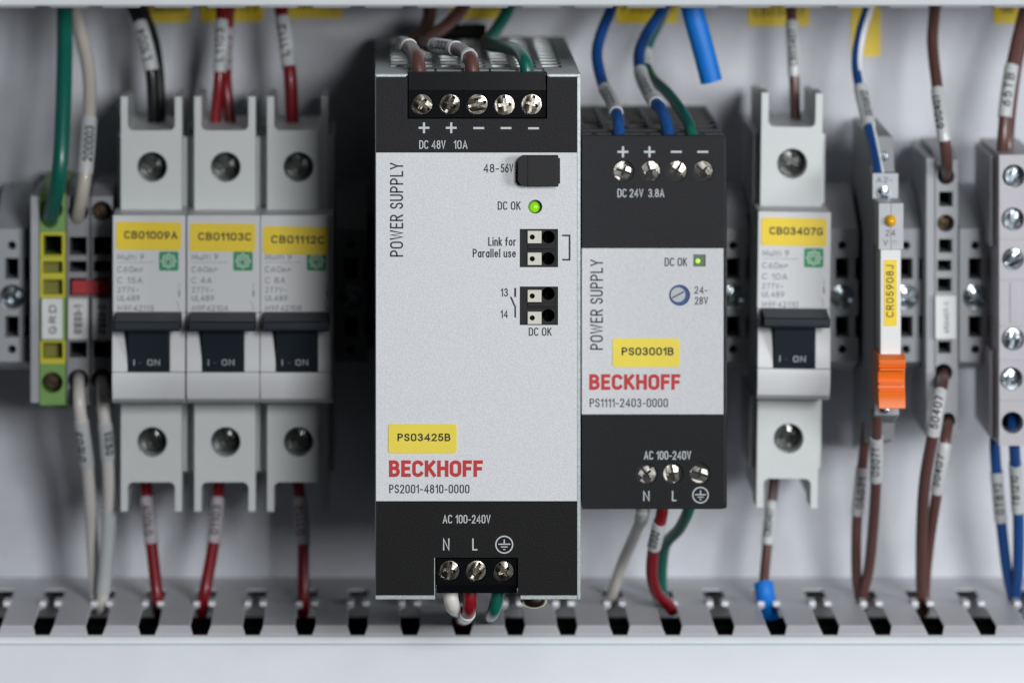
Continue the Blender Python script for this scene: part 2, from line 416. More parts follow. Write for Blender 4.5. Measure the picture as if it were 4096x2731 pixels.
SLOT0, PITCH = -10.85, 12.87
def duct(name, zwall, sgn, label):
    """sgn=-1: duct below the rail (slotted wall faces up); +1: duct above"""
    t = thing(name, (0, D_PANEL - .2, zwall), label, 'wiring duct', 'slotted ducts above and below the rail')
    th = .5
    z0, z1 = (zwall - th, zwall) if sgn < 0 else (zwall, zwall + th)
    w = MB()
    w.box(-400, 400, 117, D_PANEL - .3, z0, z1)
    ks = range(-30, 31)
    prof = [(117.3, 2.45), (102, 2.45), (99, 1.05), (91, 1.05), (88, 2.45), (62, 2.45)]
    for k in ks:
        xl, xr = SLOT0 + k * PITCH, SLOT0 + (k + 1) * PITCH
        poly = [(xl + w_, d) for d, w_ in prof] + [(xr - w_, d) for d, w_ in reversed(prof)]
        w.prism(poly, [], z0, z1, 'z')
        # bent finger tip
        n0 = len(w.v)
        w.prism([(xl + 2.45, 61.98), (xl + 1.7, 58), (xr - 1.7, 58), (xr - 2.45, 61.98)], [], z0, z1, 'z')
        for i in range(n0, len(w.v)):
            v = w.v[i]
            if v.y < 60: v.z += sgn * (1.5 if sgn < 0 else -.5)
        for xe, sg in ((xl + 1.05, 1), (xr - 1.05, -1)):        # break-off lugs at the neck
            zc = zwall + (.0 if sgn < 0 else 0)
            w.box(min(xe, xe + sg * 1.7), max(xe, xe + sg * 1.7), 92, 98, zc - .4, zc + .95)
    obj('slotted_wall', w, M['duct'], t, bevel=.22)
    depth = 55.0
    zt = zwall - 1.55 if sgn < 0 else zwall + .1     # edge of the cover
    ze = zwall + sgn * 46
    c = MB()
    if sgn < 0:
        c.prism([(54, zt - 2.1), (54.3, zt - 1.8), (56.0, zt - 1.75), (55.4, zt - .3), (55.7, zt), (57.5, zt), (57.5, zt - 2.1), (57, zt - 2.4), (57, ze), (54, ze)], [], -400, 400, 'x')
    else:
        c.prism([(54, zt + .8), (54.4, zt + .2), (55, zt), (57, zt), (57, zt + 1), (56, zt + 1.4), (56, ze), (54, ze)], [], -400, 400, 'x')
    obj('cover', c, M['cover'], t, smooth=50)
    b = MB()
    b.box(-400, 400, D_PANEL - 2, D_PANEL - .1, min(zwall + sgn * 1.6, ze), max(zwall + sgn * 1.6, ze))
    b.box(-400, 400, 57, D_PANEL - 2.1, min(ze, ze - sgn * 1.5), max(ze, ze - sgn * 1.5))
    obj('back_wall', b, M['duct'], t)
    return t
ZD = qz(2500, 62)                       # top of the lower duct
ZU = qz(27, 54) - .1
duct('wiring_duct', ZD, -1, 'light grey slotted wiring duct with smooth cover along the bottom')
duct('wiring_duct', ZU, 1, 'light grey slotted wiring duct along the top edge, only its cover rim visible')
for dd, zz, rr_ in ((70, -9.5, 6.2), (84, -10.5, 6.6), (98, -10.4, 6.4)):  # black filler added inside the duct so its slots look dark
    cb = MB(); cb.lathe([(rr_, -390), (rr_, 390)], (0, dd, ZD + zz), 'x', 20)
    lab(obj('cable', cb, M['w_matt'], at=(0, dd, ZD + zz), smooth=60), 'thick black filler cable added inside the lower duct to darken its slots', 'cable', 'filler cables added inside the lower duct')
# yellow stickers on the panel
def sticker_p(x0, x1, y0, y1, label, txt=None, m='yellow'):
    d = D_PANEL - .25
    o = MB(); o.prism(rrect(*pr(x0, x1, y0, y1, d), .8), [], d, D_PANEL - .05)
    s = obj('panel_sticker', o, M[m], at=V((x0 + x1) / 2, y1, d)); lab(s, label, 'sticker', 'yellow stickers on the back panel')
    if txt: text('lettering', txt, x0 + 22, x1 - 22, y1 - 78, y1 - 42, d - .05, M['ink'], s, bold=.14)
sticker_p(571, 762, -12, 92, 'yellow sticker on the panel just right of the black wires at the top', 'CB01009')
sticker_p(803, 1053, -14, 89, 'yellow sticker on the panel behind the forked red wires at the top', 'CB01103')
sticker_p(1155, 1369, -24, 76, 'yellow sticker on the panel right of the single red wire at the top', 'CB01112')
sticker_p(1800, 2046, -24, 78, 'yellow sticker on the panel above the large power supply', 'PS03425')
sticker_p(2465, 2715, -8, 95, 'yellow sticker on the panel above the small power supply', 'PS03001')
sticker_p(2992, 3239, 0, 106, 'yellow sticker on the panel behind the single brown wire of the lone breaker', 'CB03407')
sticker_p(3405, 3522, -40, 227, 'tall narrow yellow sticker on the panel behind the blue and white striped wire', None)
sticker_p(3975, 4074, -8, 95, 'small yellow sticker on the panel near the upper right corner', 'TB0')
# ------------------------------------------------------------------ shared: screws
def screw_mb(mb, c, r, ang, slot=.99, cross=.60, w=.155, h=.9, tilt=(0, 0), mi=0, dome=.10):
    """cross-and-slot head facing -y, centred at c (front of the head)"""
    n0 = len(mb.v)
    k = w * r; L = slot * r; S = cross * r
    q_ = 1.25 * k
    plus = [(S, -k), (L * .93, -k), (L * .93, k), (S, k), (q_, q_), (k, S), (-k, S), (-q_, q_), (-S, k), (-L * .93, k), (-L * .93, -k), (-S, -k), (-q_, -q_), (-k, -S), (k, -S), (q_, -q_)]
    mb.prism(circ(0, 0, r, 40), [plus], 0, h, 'y', mi)
    for i in range(n0, len(mb.v)):                     # crowned rim
        v = mb.v[i]
        if v.y < h * .5: v.y += dome * r * (math.hypot(v.x, v.z) / r) ** 2
    # recess floor: four flutes falling towards the middle
    n1 = len(mb.v)
    fl = [(L * .95, -k, .42), (L * .95, k, .42), (q_, q_, .5), (k, S, .35), (-k, S, .35), (-q_, q_, .5), (-L * .95, k, .42), (-L * .95, -k, .42), (-q_, -q_, .5), (-k, -S, .35), (k, -S, .35), (q_, -q_, .5)]
    vs = [(x * 1.08, h * f_, z * 1.08) for x, z, f_ in fl] + [(0, h * 1.25, 0)]
    mb.add(vs, [(i, (i + 1) % 12, 12) for i in range(12)], mi)
    mb.lathe([(r * .96, h * .72), (r * .96, h * 1.7)], (0, 0, 0), 'y', 24, mi)
    R = Matrix.Translation(Vector(c)) @ Matrix.Rotation(tilt[0], 4, 'X') @ Matrix.Rotation(tilt[1], 4, 'Z') @ Matrix.Rotation(math.radians(ang), 4, 'Y')
    mb.xform(R, n0)
    return mb
def screw(name, px, py, d, rpx, ang, m, parent, **k):
    x, z = q(px, py, d); r = rpx / sc(d)
    t = (random.uniform(-.06, .06), random.uniform(-.06, .06))
    return obj(name, screw_mb(MB(), (x, d, z), r, ang, tilt=t, **k), m, parent, bevel=.16, smooth=30)
def yellow_tag(parent, x0, x1, y0, y1, d, s, tx0, tx1, ty0, ty1, tilt=0, parent_name='label_sticker'):
    a, b, c_, e = pr(x0, x1, y0, y1, d)
    mb = MB().prism(rrect(a, b, c_, e, .75), [], d - .14, d + .02)
    if tilt:
        cx, cz = (a + b) / 2, (c_ + e) / 2
        mb.xform(Matrix.Translation((cx, 0, cz)) @ Matrix.Rotation(math.radians(tilt), 4, 'Y') @ Matrix.Translation((-cx, 0, -cz)))
    o = obj(parent_name, mb, M['yellow' if d > 50 else 'lemon'], parent, bevel=.05)
    text('lettering', s, tx0, tx1, ty0, ty1, d - .19, M['ink'], o, bold=.19, tilt=-tilt, gap=.04)
    return o
# ------------------------------------------------------------------ large power supply
X0, X1 = qx(1501, 0), qx(2322, 0)
ZT, ZB = qz(297, 0), qz(2397, 0)
psu = thing('power_supply', ((X0 + X1) / 2, 127, ZB), 'large silver and black power supply with five screws on top, in sharp focus', 'power supply', 'power supplies on the rail')
c = MB()
t_ = .9
c.box(X0, X0 + t_, .9, 127, ZB, ZT - 1.0)                 # left side
c.box(X1 - t_, X1, .55, 127, ZB, ZT - 1.0)                # right side
c.box(X0 + t_, X1 - t_, 126, 127, ZB, ZT - 1.0)           # back
c.box(X0 + t_, X1 - t_, 4, 126, ZB + 2, ZB + 3)           # floor
obj('case', c, M['case'], psu, bevel=.25)
# front edge of bare metal framing the plate
lip = MB()
nxl, nxr = qx(1630, 0), qx(2189, 0)
lip.box(X1 - .82, X1, .10, .52, ZB, ZT - .6)
lip.box(X0 - .02, X0 + .22, .12, .85, ZB, ZT - .6)
bl, br = qx(1740, 0), qx(2072, 0)
lip.box(X0, bl, .20, 5, ZB, ZB + 1.05)
lip.box(qx(2081, 0), X1 - .83, .20, 5, ZB, ZB + 1.05)
lip.box(bl - .25, bl, .2, 5, ZB + 1.07, qz(2229, 0))
obj('edge_trim', lip, M['caselip'], psu, bevel=.18)
top = MB()
holes = []
for i in range(7):
    for j in range(11):
        a = qx(1557, 25) + i * 6.05; y = 10.5 + j * 10.2
        if y + 7 > 124: continue
        holes.append(rrect(a, a + 5.0, y, y + 7.2, .8, 3))
notch = [(X0, .1), (nxl, .1), (nxl, 10.2), (nxr, 10.2), (nxr, .1), (X1, .1), (X1, 127), (X0, 127)]
holes = [h for h in holes if not (min(p[1] for p in h) < 11 and max(p[0] for p in h) > nxl and min(p[0] for p in h) < nxr)]
top.prism(notch, holes, ZT - .42, ZT, 'z')
tp = obj('top_panel', top, M['case'], psu)
lp = MB()
lp.box(X0, nxl - .3, .02, .6, qz(311, 0), ZT + .02); lp.box(nxr + .05, X1, .02, .6, qz(311, 0), ZT + .02)
obj('folded_edge', lp, M['caselip'], tp, bevel=.28, seg=3)
co = MB(); co.box(X0 + 1.5, X1 - 1.5, 12, 124, ZB + 4, ZT - 9)  # black block added under the vents to stand for the dark interior
obj('inner_shade_block', co, M['hole'], psu)
# face plate
DARK1, SILV = (.0135, .0135, .0155), (.625, .635, .655)
zb1, zb2 = qz(612, 0), qz(2006, 0)
M['plate'] = banded('psu_face_print', [(80, DARK1), (zb1, SILV), (zb2, (.020, .020, .021)), (-80, (.020, .020, .021))][::1], .48, .085, .28)
def fix_bands(m, z1, z2, dt, sv, db):
    ra = [n for n in m.node_tree.nodes if n.type == 'VALTORGB'][0]
    e = ra.color_ramp.elements
    while len(e) > 1: e.remove(e[-1])
    f = lambda z: (z * .001 + .08) / .16
    e[0].position = 0; e[0].color = (*db, 1)
    k = e.new(f(z2)); k.color = (*sv, 1)
    k = e.new(f(z1)); k.color = (*dt, 1)
fix_bands(M['plate'], zb1, zb2, DARK1, SILV, (.0075, .0075, .008))
pl = MB()
zpt, zpb = qz(311, 0), qz(2380, 0)
xp1 = qx(2308, 0)
bt = qz(2229, 0); nt_ = qz(476, 0)
outer = [(X0 + .2, zpb), (bl - .25, zpb), (bl - .25, bt), (br, bt), (br, zpb), (xp1, zpb), (xp1, zpt), (nxr, zpt), (nxr, nt_), (nxl, nt_), (nxl, zpt), (X0 + .2, zpt)]
hl = [rect(*pr(2079, 2232, 916, 1069, 0)), rect(*pr(2079, 2232, 1146, 1300, 0)), circ(*q(2141, 827, 0), 28 / S0, 28)]
pl.prism(outer, hl, 0, .5)
plate = obj('face_plate', pl, M['plate'], psu)
D1 = -.05
wh = MB()
for i, (cx, cy) in enumerate(((1696, 512), (1805, 512), (1915, 513), (2024, 513), (2134, 514))):
    x, z = q(cx, cy, D1)
    stroke(wh, [(x - 1.27, z), (x + 1.27, z)], .5, D1)
    if i < 2:
        stroke(wh, [(x, z + 1.27), (x, z + .251)], .5, D1); stroke(wh, [(x, z - .251), (x, z - 1.27)], .5, D1)
earth(wh, 2017, 2177, 36, D1)
obj('terminal_symbols', wh, M['white'], plate, smooth=0, recalc=False)
for s, a, b, c0, d0, k, m in (
    ('DC 48V', 1677, 1782, 562, 596, .0, 'white'), ('10A', 1815, 1870, 562, 596, .0, 'white'),
    ('AC 100-240V', 1771, 1962, 2058, 2092, .0, 'white'), ('N', 1772, 1798, 2152, 2200, .0, 'white'), ('L', 1889, 1910, 2152, 2200, .0, 'white'),
    ('48-', 1934, 1996, 656, 691, .0, 'ink'), ('56V', 2003, 2053, 656, 691, .0, 'ink'), ('DC OK', 1991, 2083, 806, 840, .0, 'ink'),
    ('Link for', 1953, 2064, 948, 984, .0, 'ink'), ('Parallel use', 1891, 2064, 995, 1030, .0, 'ink'),
    ('13', 2003, 2032, 1153, 1186, .0, 'ink'), ('14', 2002, 2032, 1240, 1272, .0, 'ink'), ('DC OK', 2115, 2207, 1310, 1343, .0, 'ink'),
    ('PS2001-4810-0000', 1557, 1878, 1937, 1972, .0, 'ink')):
    text('lettering', s, a, b, c0, d0, D1, M[m], plate, bold=.135 if m == 'ink' else .115)
text('lettering', 'POWER SUPPLY', 1560, 1613, 651, 1027, D1, M['ink'], plate, rot=True, bold=.122)
text('brand_lettering', 'BECKHOFF', 1556, 1932, 1840, 1907, D1, M['red'], plate, bold=.215, gap=.03)
ln = MB()
P2 = lambda x, y: q(x, y, D1)
stroke(ln, [P2(2249, 942), P2(2281, 942)], .4, D1); stroke(ln, [P2(2278.5, 938.5), P2(2278.5, 1042)], .4, D1 - .004); stroke(ln, [P2(2249, 1039), P2(2281, 1039)], .4, D1)
stroke(ln, [P2(2061, 1152), P2(2061, 1188)], .45, D1); stroke(ln, [P2(2043, 1187), P2(2061, 1228), P2(2061, 1270)], .38, D1)
obj('circuit_symbol', ln, M['ink'], plate, smooth=0, recalc=False)
yellow_tag(psu, 1553, 1827, 1695, 1812, -.02, 'PS03425B', 1590, 1802, 1733, 1764)
# rubber cap over the trimmer
cp = MB()
cx0, cx1, cz0, cz1 = pr(2071, 2232, 620, 742, 0)
top_o = rrect(cx0, cx1, cz0, cz1, .55)
top_o = [(x + (.0 if x > cx0 + 1.6 else 0), z) for x, z in top_o]
cp.prism([(cx0, cz0 + 1.2), (cx0 + .8, cz0 + .25), (cx0 + 1.8, cz0), (cx1, cz0), (cx1, cz1), (cx0 + 1.2, cz1), (cx0 + .35, cz1 - .5), (cx0, cz1 - 1.4)], [], -3.2, -.02)
cp.box(cx1 + .01, cx1 + .45, -1.6, -.02, cz0 + .55, cz1 - .7)
cp.box(cx0 + 2.25, cx1 - .1, -3.35, -3.21, cz0 + .1, cz1 - .1)
obj('rubber_cap', cp, M['matblack'], psu, bevel=.28, seg=3)
# green lamp in its hole
lx, lz = q(2141, 827, 0)
ld = MB(); ld.lathe([(1.75, 2.0), (1.75, 2.6)], (lx, 0, lz), 'y', 28)
lo = obj('indicator_lamp', ld, M['ledbody'], psu)
ld = MB(); ld.lathe([(.02, .35), (.5, .42), (1.0, .72), (1.25, 1.2), (1.3, 2.0)], (lx - .22, 0, lz - .28), 'y', 28)
obj('lit_lens', ld, M['led'], lo, smooth=80)
# push-in connectors
def pushin(y0, y1, bys, hys):
    b = MB()
    x0, x1, z0, z1 = pr(2080, 2231, y0 + 1, y1 - 1, .5)
    hol = [circ(qx(2193, .5), qz(h, .5), 25 / S0, 24) for h in hys]
    b.prism(rect(x0, qx(2224, .5), z0, z1), hol, .75, 8)
    b.box(x0, qx(2109, .5), .35, .74, z0, z1)
    m_ = (z0 + z1) / 2
    b.box(qx(2110, .5), qx(2222, .5), .3, .74, m_ - .55, m_ - .2); b.box(qx(2110, .5), qx(2222, .5), .45, .74, m_ - .1, m_ + .7)
    o = obj('push_in_connector', b, M['matblack'], psu, bevel=.08)
    k = MB(); k.box(x0, x1 + .02, 8.01, 9, z0, z1)
    for h in hys: k.box(qx(2184, .5), qx(2186, .5), 3, 7, qz(h + 16, .5), qz(h - 16, .5)); 
    obj('contact', k, M['hole'], o)
    g = MB(); g.box(qx(2224, .5) + .02, x1, 1.2, 7.9, z0, z1); obj('board_edge', g, M['pcb'], o)
    for ya, yb in bys:
        u = MB(); a0, a1, c0, c1 = pr(2111, 2166, ya, yb, -.2)
        u.prism(rect(a0, a1, c0, c1), [circ(qx(2129, -.2), (c0 + c1) / 2, .62, 16)], -.15, .72)
        u.box(a1 - .62, a1 - .50, -.18, -.16, c0 + .1, c1 - .1)
        uo = obj('release_button', u, M['ivory'], o, bevel=.09)
        h_ = MB(); h_.lathe([(.60, .25), (.60, .6)], (qx(2129, -.2), 0, (c0 + c1) / 2), 'y', 16); obj('button_hole_shade', h_, M['hole'], uo)  # black disc painting the shade inside the button's hole
pushin(916, 1069, ((924, 973), (1011, 1060)), (949, 1035))
pushin(1146, 1300, ((1160, 1208), (1247, 1296)), (1175, 1262))
# terminal blocks
tb = MB()
dF = 1.2
bx0, bx1 = qx(1634, dF), qx(2183, dF)
zt0, zs, zb0 = qz(288, 3), qz(362, dF), qz(471, dF)
scr = [(1689, 418, 38), (1800, 418, 118), (1910, 418, 165), (2019, 420, 84), (2127, 418, 108)]
tb.prism(rect(bx0, bx1, zb0, zs), [circ(*q(a, b, dF), 43 / S0, 32) for a, b, _ in scr], dF, dF + 5)
tb.prism([(dF + .1, zs + .01), (2.0, zt0), (5.2, zt0), (5.2, zs + .01)], [], bx0 + .02, bx1 - .02, 'x')
tb.box(bx0, bx1, dF + 5.01, 30, zb0, zs)
tb.box(bx0, bx1, 16.5, 19, zs + .01, zt0 - .3)
xs = [bx0 + (bx1 - bx0) * k / 5 for k in range(6)]
for k, x in enumerate(xs):
    w_ = .55
    a, b = (x, x + w_) if k == 0 else (x - w_, x) if k == 5 else (x - w_ / 2, x + w_ / 2)
    tb.box(a, b, 5.21, 16.49, zs + .01, zt0 - .25)
tbo = obj('terminal_block', tb, M['black'], psu, bevel=.12)
gl = MB(); gl.box(xs[2] + .0, xs[2] + .14, dF - .03, dF - .01, zb0, zs - .1); obj('joint_line', gl, M['hole'], tbo)
for a, b, an in scr: screw('terminal_screw', a, b, dF + .5, 40, an, M['nickel'], tbo)
tb = MB()
bx0, bx1 = qx(1746, dF), qx(2068, dF)
z1_, z0_ = qz(2233, dF), qz(2340, dF)
scr = [(1798, 2281, 100), (1905, 2281, 118), (2015, 2283, 58)]
tb.prism(rect(bx0, bx1, z0_, z1_), [circ(*q(a, b, dF), 43 / S0, 32) for a, b, _ in scr], dF, dF + 5)
tb.box(bx0, bx1, dF + 5.01, 20, z0_, z1_)
tb.prism([(dF + .3, z0_ - .01), (dF + .9, z0_ - 1.95), (20, z0_ - 1.95), (20, z0_ - .01)], [], bx0, bx1, 'x')
tbo = obj('terminal_block', tb, M['black'], psu, bevel=.12)
for a, b, an in scr: screw('terminal_screw', a, b, dF + .5, 39, an, M['nickel'], tbo)
gs = MB(); x, z = q(2136, 2398, 8)
gs.lathe([(2.9, ZB + 1), (3.3, ZB - .2), (3.3, ZB - 1.2), (3.1, ZB - 2.0), (2.4, ZB - 2.8), (1.2, ZB - 3.2)], (x, 8, 0), 'z', 32)
obj('earth_screw', gs, mat('brassy_screw', (.58, .52, .36), .25, 1, blotch=.25), psu, smooth=50)
# ------------------------------------------------------------------ small power supply
E = 36.0
x0, x1 = qx(2327, E), qx(2909, E)
zt, zb = qz(543, E), qz(2037, E)
ps2 = thing('power_supply', ((x0 + x1) / 2, 127, zb), 'smaller black and silver power supply with blue trimmer, right of the larger one', 'power supply', 'power supplies on the rail')
M['plate2'] = banded('small_face_print', [(80, DARK1), (1, SILV), (0, DARK1), (-80, DARK1)], .5, .07, .2)
fix_bands(M['plate2'], qz(997, E), qz(1660, E), (.017, .017, .020), (.56, .57, .59), (.0105, .011, .0125))
b = MB()
b.box(x0, x1, E + .8, 127, zb, zt - 1.2)
obj('case', b, M['matblack'], ps2, bevel=.6)
tp = MB(); hs = []
for i in range(6):
    for j in range(5):
        a = x0 + 1.6 + i * 5.6; y = E + 22 + j * 12.5
        hs.append(rect(a, a + 4.4, y, y + 10.5))
tp.prism(rect(x0 + .2, x1 - .2, E + 16.5, 126.5), hs, zt - 1.2, zt - .05, 'z')
tp.box(x0 + .2, x1 - .2, E + .9, E + 3.2, zt - 1.19, zt - .05)
tp.box(x0 + .2, x1 - .2, E + 12.5, E + 16.45, zt - 1.19, zt - .4)
for k in range(5):
    xx = x0 + 3.5 + k * 6.6
    tp.box(xx - .5, xx + .5, E + 3.2, E + 12.5, zt - 1.19, zt - .5)
obj('vented_top', tp, M['darkgrey'], ps2, bevel=.12)
hx = MB(); hx.box(x0 + .4, x1 - .4, E + 1, 126, zt - 1.23, zt - 1.21); obj('inner_shade_sheet', hx, M['hole'], ps2)  # black sheet standing in for shade beneath the vented top
scr2 = [(2494, 686, 20), (2601, 685, 70), (2706, 685, 120), (2812, 686, 40), (2586, 1895, 50), (2691, 1894, 80), (2798, 1894, 15)]
fp = MB()
xs1 = qx(2905, E)
outer = [(x0, zb + .6), (x0 + .2, zb + .1), (xs1 - 1.2, zb + .1), (xs1 - .35, zb + .35), (xs1, zb + 1.1), (xs1, zt - .5), (xs1 - .3, zt - .1), (x0, zt - .1)]
hl = [circ(*q(a, b_, E), 43 / sc(E), 28) for a, b_, _ in scr2] + [rect(*pr(2773, 2822, 1018, 1066, E)), circ(*q(2718, 1181, E), 42 / sc(E), 28)]
fp.prism(outer, hl, E, E + .75)
fpl = obj('face_plate', fp, M['plate2'], ps2, bevel=.1)
edge = MB(); edge.box(qx(2894, E), xs1 - .02, E - .03, E - .005, zb + 1.6, zt - .6)
obj('side_edge', edge, M['matblack'], ps2)
bk = MB(); bk.box(x0 + .5, x1 - .5, E + .7, E + .78, zb + .8, zt - 1.5); 
for a, b_, an in scr2: screw('terminal_screw', a, b_, E + .35, 39 if b_ < 1000 else 37, an, M['nickel2'], ps2, dome=.2, w=.12)
D2 = E - .05
wh = MB()
for i, cx in enumerate((2492, 2598, 2705, 2811)):
    x, z = q(cx, 608, D2)
    stroke(wh, [(x - 1.32, z), (x + 1.32, z)], .5, D2)
    if i < 2:
        stroke(wh, [(x, z + 1.32), (x, z + .251)], .5, D2); stroke(wh, [(x, z - .251), (x, z - 1.32)], .5, D2)
earth(wh, 2802, 1979, 33, D2)
obj('terminal_symbols', wh, M['white'], fpl, smooth=0, recalc=False)
for s, a, b_, c0, d0, m in (('DC 24V', 2470, 2573, 756, 789, 'white'), ('3.8A', 2593, 2657, 756, 789, 'white'), ('AC 100-240V', 2576, 2764, 1803, 1837, 'white'),
    ('N', 2573, 2598, 1962, 2003, 'white'), ('L', 2688, 2706, 1962, 2003, 'white'), ('DC OK', 2659, 2749, 1031, 1065, 'ink'),
    ('24-', 2778, 2830, 1145, 1175, 'ink'), ('28V', 2779, 2832, 1187, 1218, 'ink'), ('PS1111-2403-0000', 2359, 2672, 1593, 1628, 'ink')):
    text('lettering', s, a, b_, c0, d0, D2, M[m], fpl, bold=.13 if m == 'ink' else .115)
text('lettering', 'POWER SUPPLY', 2361, 2412, 1038, 1399, D2, M['ink'], fpl, rot=True, bold=.122)
text('brand_lettering', 'BECKHOFF', 2357, 2722, 1496, 1559, D2, M['red'], fpl, bold=.215, gap=.03)
yellow_tag(ps2, 2450, 2719, 1353, 1468, E - .02, 'PS03001B', 2487, 2695, 1389, 1421)
lx0, lx1, lz0, lz1 = pr(2774, 2821, 1019, 1065, E)
li = obj('indicator_lamp', MB().box(lx0, lx1, E + .35, E + .72, lz0, lz1), M['ledbody'], ps2)
obj('lit_lens', MB().lathe([(.02, E - .05), (.35, E + .0), (.55, E + .2), (.6, E + .4)], ((lx0 + lx1) / 2 - .35, 0, (lz0 + lz1) / 2 - .15), 'y', 20), M['led2'], li, smooth=80)
tx, tz = q(2718, 1181, E)
tr = obj('trimmer', MB().lathe([(2.5, E + .55), (2.5, E + .74)], (tx, 0, tz), 'y', 28), M['potblue'], ps2)
rt = MB().prism(circ(0, 0, 1.8, 28), [rect(-1.6, 1.6, -.14, .14)], E - .1, E + .5)
rt.xform(Matrix.Translation((tx - .38, 0, tz + .12)) @ Matrix.Rotation(math.radians(-28), 4, 'Y'))
obj('rotor', rt, M['potwhite'], tr, bevel=.12)
# ------------------------------------------------------------------ circuit breakers
DF, DS = 65.0, 79.0           # label face and shoulder depth
XM = qx(596.5, DF)
GB = 'miniature circuit breakers on the rail'
def arch(x0, x1, zu, zend, sgn, xi, r=1.4, n=5):
    """U notch outline between two prongs; zu = bottom of the U, zend = prong ends"""
    pts = []
    for sx, a0 in ((-1, 180), (1, 270)):
        cx = sx * (xi - r)
        for i in range(n + 1):
            a = math.radians(a0 + 90 * i / n)
            pts.append((cx + r * math.cos(a), zu + sgn * (r + r * math.sin(a))))
    return pts
mcb = thing('circuit_breaker', (XM, 128.5, 0), 'grey breaker tagged CB01009A, fed by black wires, beside the terminal blocks', 'circuit breaker', GB)
for py_end, py_u, py_in, ys, r_, sgn in ((387, 522, 857, 669, 3.75, 1), (2045, 1928, 1615, 1767, 3.7, -1)):
    b = MB()
    ze, zu, zi = qz(py_end, DS), qz(py_u, DS), qz(py_in, DS)
    xo, xi = 7.6, 5.85
    u = arch(0, 0, zu, ze, sgn, xi)
    poly = [(-xo, zi), (-xo, ze), (-xi, ze)] + u + [(xi, ze), (xo, ze), (xo, zi)]
    b.prism([(XM + a, c_) for a, c_ in poly], [circ(XM + .2, qz(ys, DS), r_, 32)], DS, 94)
    # deep part of the shoulder and side walls of the wire funnel
    b.prism([(XM + a, c_) for a, c_ in ([(-xo + .02, zi), (-xo + .02, ze - sgn * 1.5), (-xi, ze - sgn * 1.5)] + u + [(xi, ze - sgn * 1.5), (xo - .02, ze - sgn * 1.5), (xo - .02, zi)])], [], 94.01, 122)
    zf = qz(547 if sgn > 0 else 1885, 88)
    b.box(XM - 8.95, XM - 7.62, 88, 128, min(zf, zi), max(zf, zi)); b.box(XM + 7.62, XM + 8.95, 88, 128, min(zf, zi), max(zf, zi))
    obj('terminal_shroud', b, M['mcb'], mcb, bevel=.3)
b = MB()
z1, z0 = qz(861, DF), qz(1612, DF)
zc = qz(1250, DF); zs_ = qz(1488, 61)
HW = 9.02
b.box(XM - HW, XM + HW, DF, 96, zc, z1)
for sx in (-1, 1):
    xa, xb = sorted((XM + sx * HW, XM + sx * 5.15))
    b.prism([(DF, zc - .01), (61.5, zc - 5.6), (60.8, zs_), (96, zs_), (96, zc - .01)], [], xa, xb, 'x')
b.prism([(60.6, zs_ - .01), (60.3, zs_ - 3), (61.5, z0 + 1.6), (63.5, z0 + .2), (66, z0), (96, z0), (96, zs_ - .01)], [], XM - HW, XM + HW, 'x')
b.box(XM - 5.1, XM + 5.1, 74, 96, zs_, zc - .02)
face = obj('front_cover', b, M['mcbface'], mcb, bevel=.3)
tg = MB()
dT = 52.0
zt1, zt2 = qz(1286, dT), qz(1326, dT)
tg.prism([(dT, zt1 - .4), (dT + .4, zt1), (64, qz(1246, 64)), (64, zt2 - .2), (dT + .4, zt2), (dT, zt2 + .4)], [], XM - 8.1, XM + 8.1, 'x')
zt3 = qz(1487, 60)
tg.prism([(57.5, zt2 - .21), (60.2, zt3 + 2.5), (61.0, zt3), (72, zt3), (72, zt2 - .21)], [], XM - 5.0, XM + 5.0, 'x')
tgo = obj('toggle', tg, M['toggle'], mcb, bevel=.35)
# "I - ON" on the sloping stem
uvm = MB()
for s, a, b_ in (('I', 535, 540), ('-', 556, 568), ('ON', 590, 640)):
    y0_, y1_ = (1437, 1463) if s != '-' else (1449, 1454)
    put_text(uvm, s, a - 1, b_ - 1, y0_, y1_, 59.8, bold=.14)
za, zb_ = zt2, zt3 + 2.5
for v in uvm.v:
    f = (v.z - za) / (zb_ - za); v.y = 57.5 + f * 2.7 - .12
obj('lettering', uvm, M['white'], tgo, smooth=0, recalc=False)
for (cy, an) in ((669, 30), (1767, 75)):
    sm = screw_mb(MB(), (XM + .2, DS + 7.0, qz(cy, DS)), 3.4, an)
    obj('terminal_screw', sm, M['darkscrew'], mcb, bevel=.15)
    for v in []: pass
pt = MB()
d = DF - .05
put_text(pt, 'Multi 9', 470, 576, 1015, 1040, d); put_text(pt, 'C60', 470, 533, 1065, 1089, d); put_text(pt, 'BP', 538, 572, 1072, 1088, d, bold=.14)
put_text(pt, '277V~', 470, 556, 1148, 1170, d); put_text(pt, 'UL489', 470, 559, 1181, 1204, d)
stroke(pt, [q(470, 1050, d), q(615, 1050, d)], .09, d)
for ya, yb in ((1130, 1155), (1160, 1186)):
    stroke(pt, [q(717, ya, d), q(717, yb, d)], .09 if ya == 1130 else .3, d)
stroke(pt, [q(706, 1203, d), q(714, 1222, d), q(716, 1242, d)], .09, d)
obj('printed_lettering', pt, M['greyink'], face, smooth=0, recalc=False)
lg = MB().prism(rrect(*pr(636, 714, 1006, 1083, d), .5), [], d, DF - .005)
lgo = obj('green_emblem', lg, M['green'], face)
x, z = q(675, 1044, d)
fl = MB()
stroke(fl, [(x + (1.55 + .26 * math.cos(8 * a)) * math.cos(a), z + (1.55 + .26 * math.cos(8 * a)) * math.sin(a)) for a in [2 * math.pi * i / 72 for i in range(72)]], .24, d - .05, True)
stroke(fl, [(x + (1.0 + .14 * math.cos(8 * a + 3.14)) * math.cos(a), z + (1.0 + .14 * math.cos(8 * a + 3.14)) * math.sin(a)) for a in [2 * math.pi * i / 64 for i in range(64)]], .13, d - .05, True)
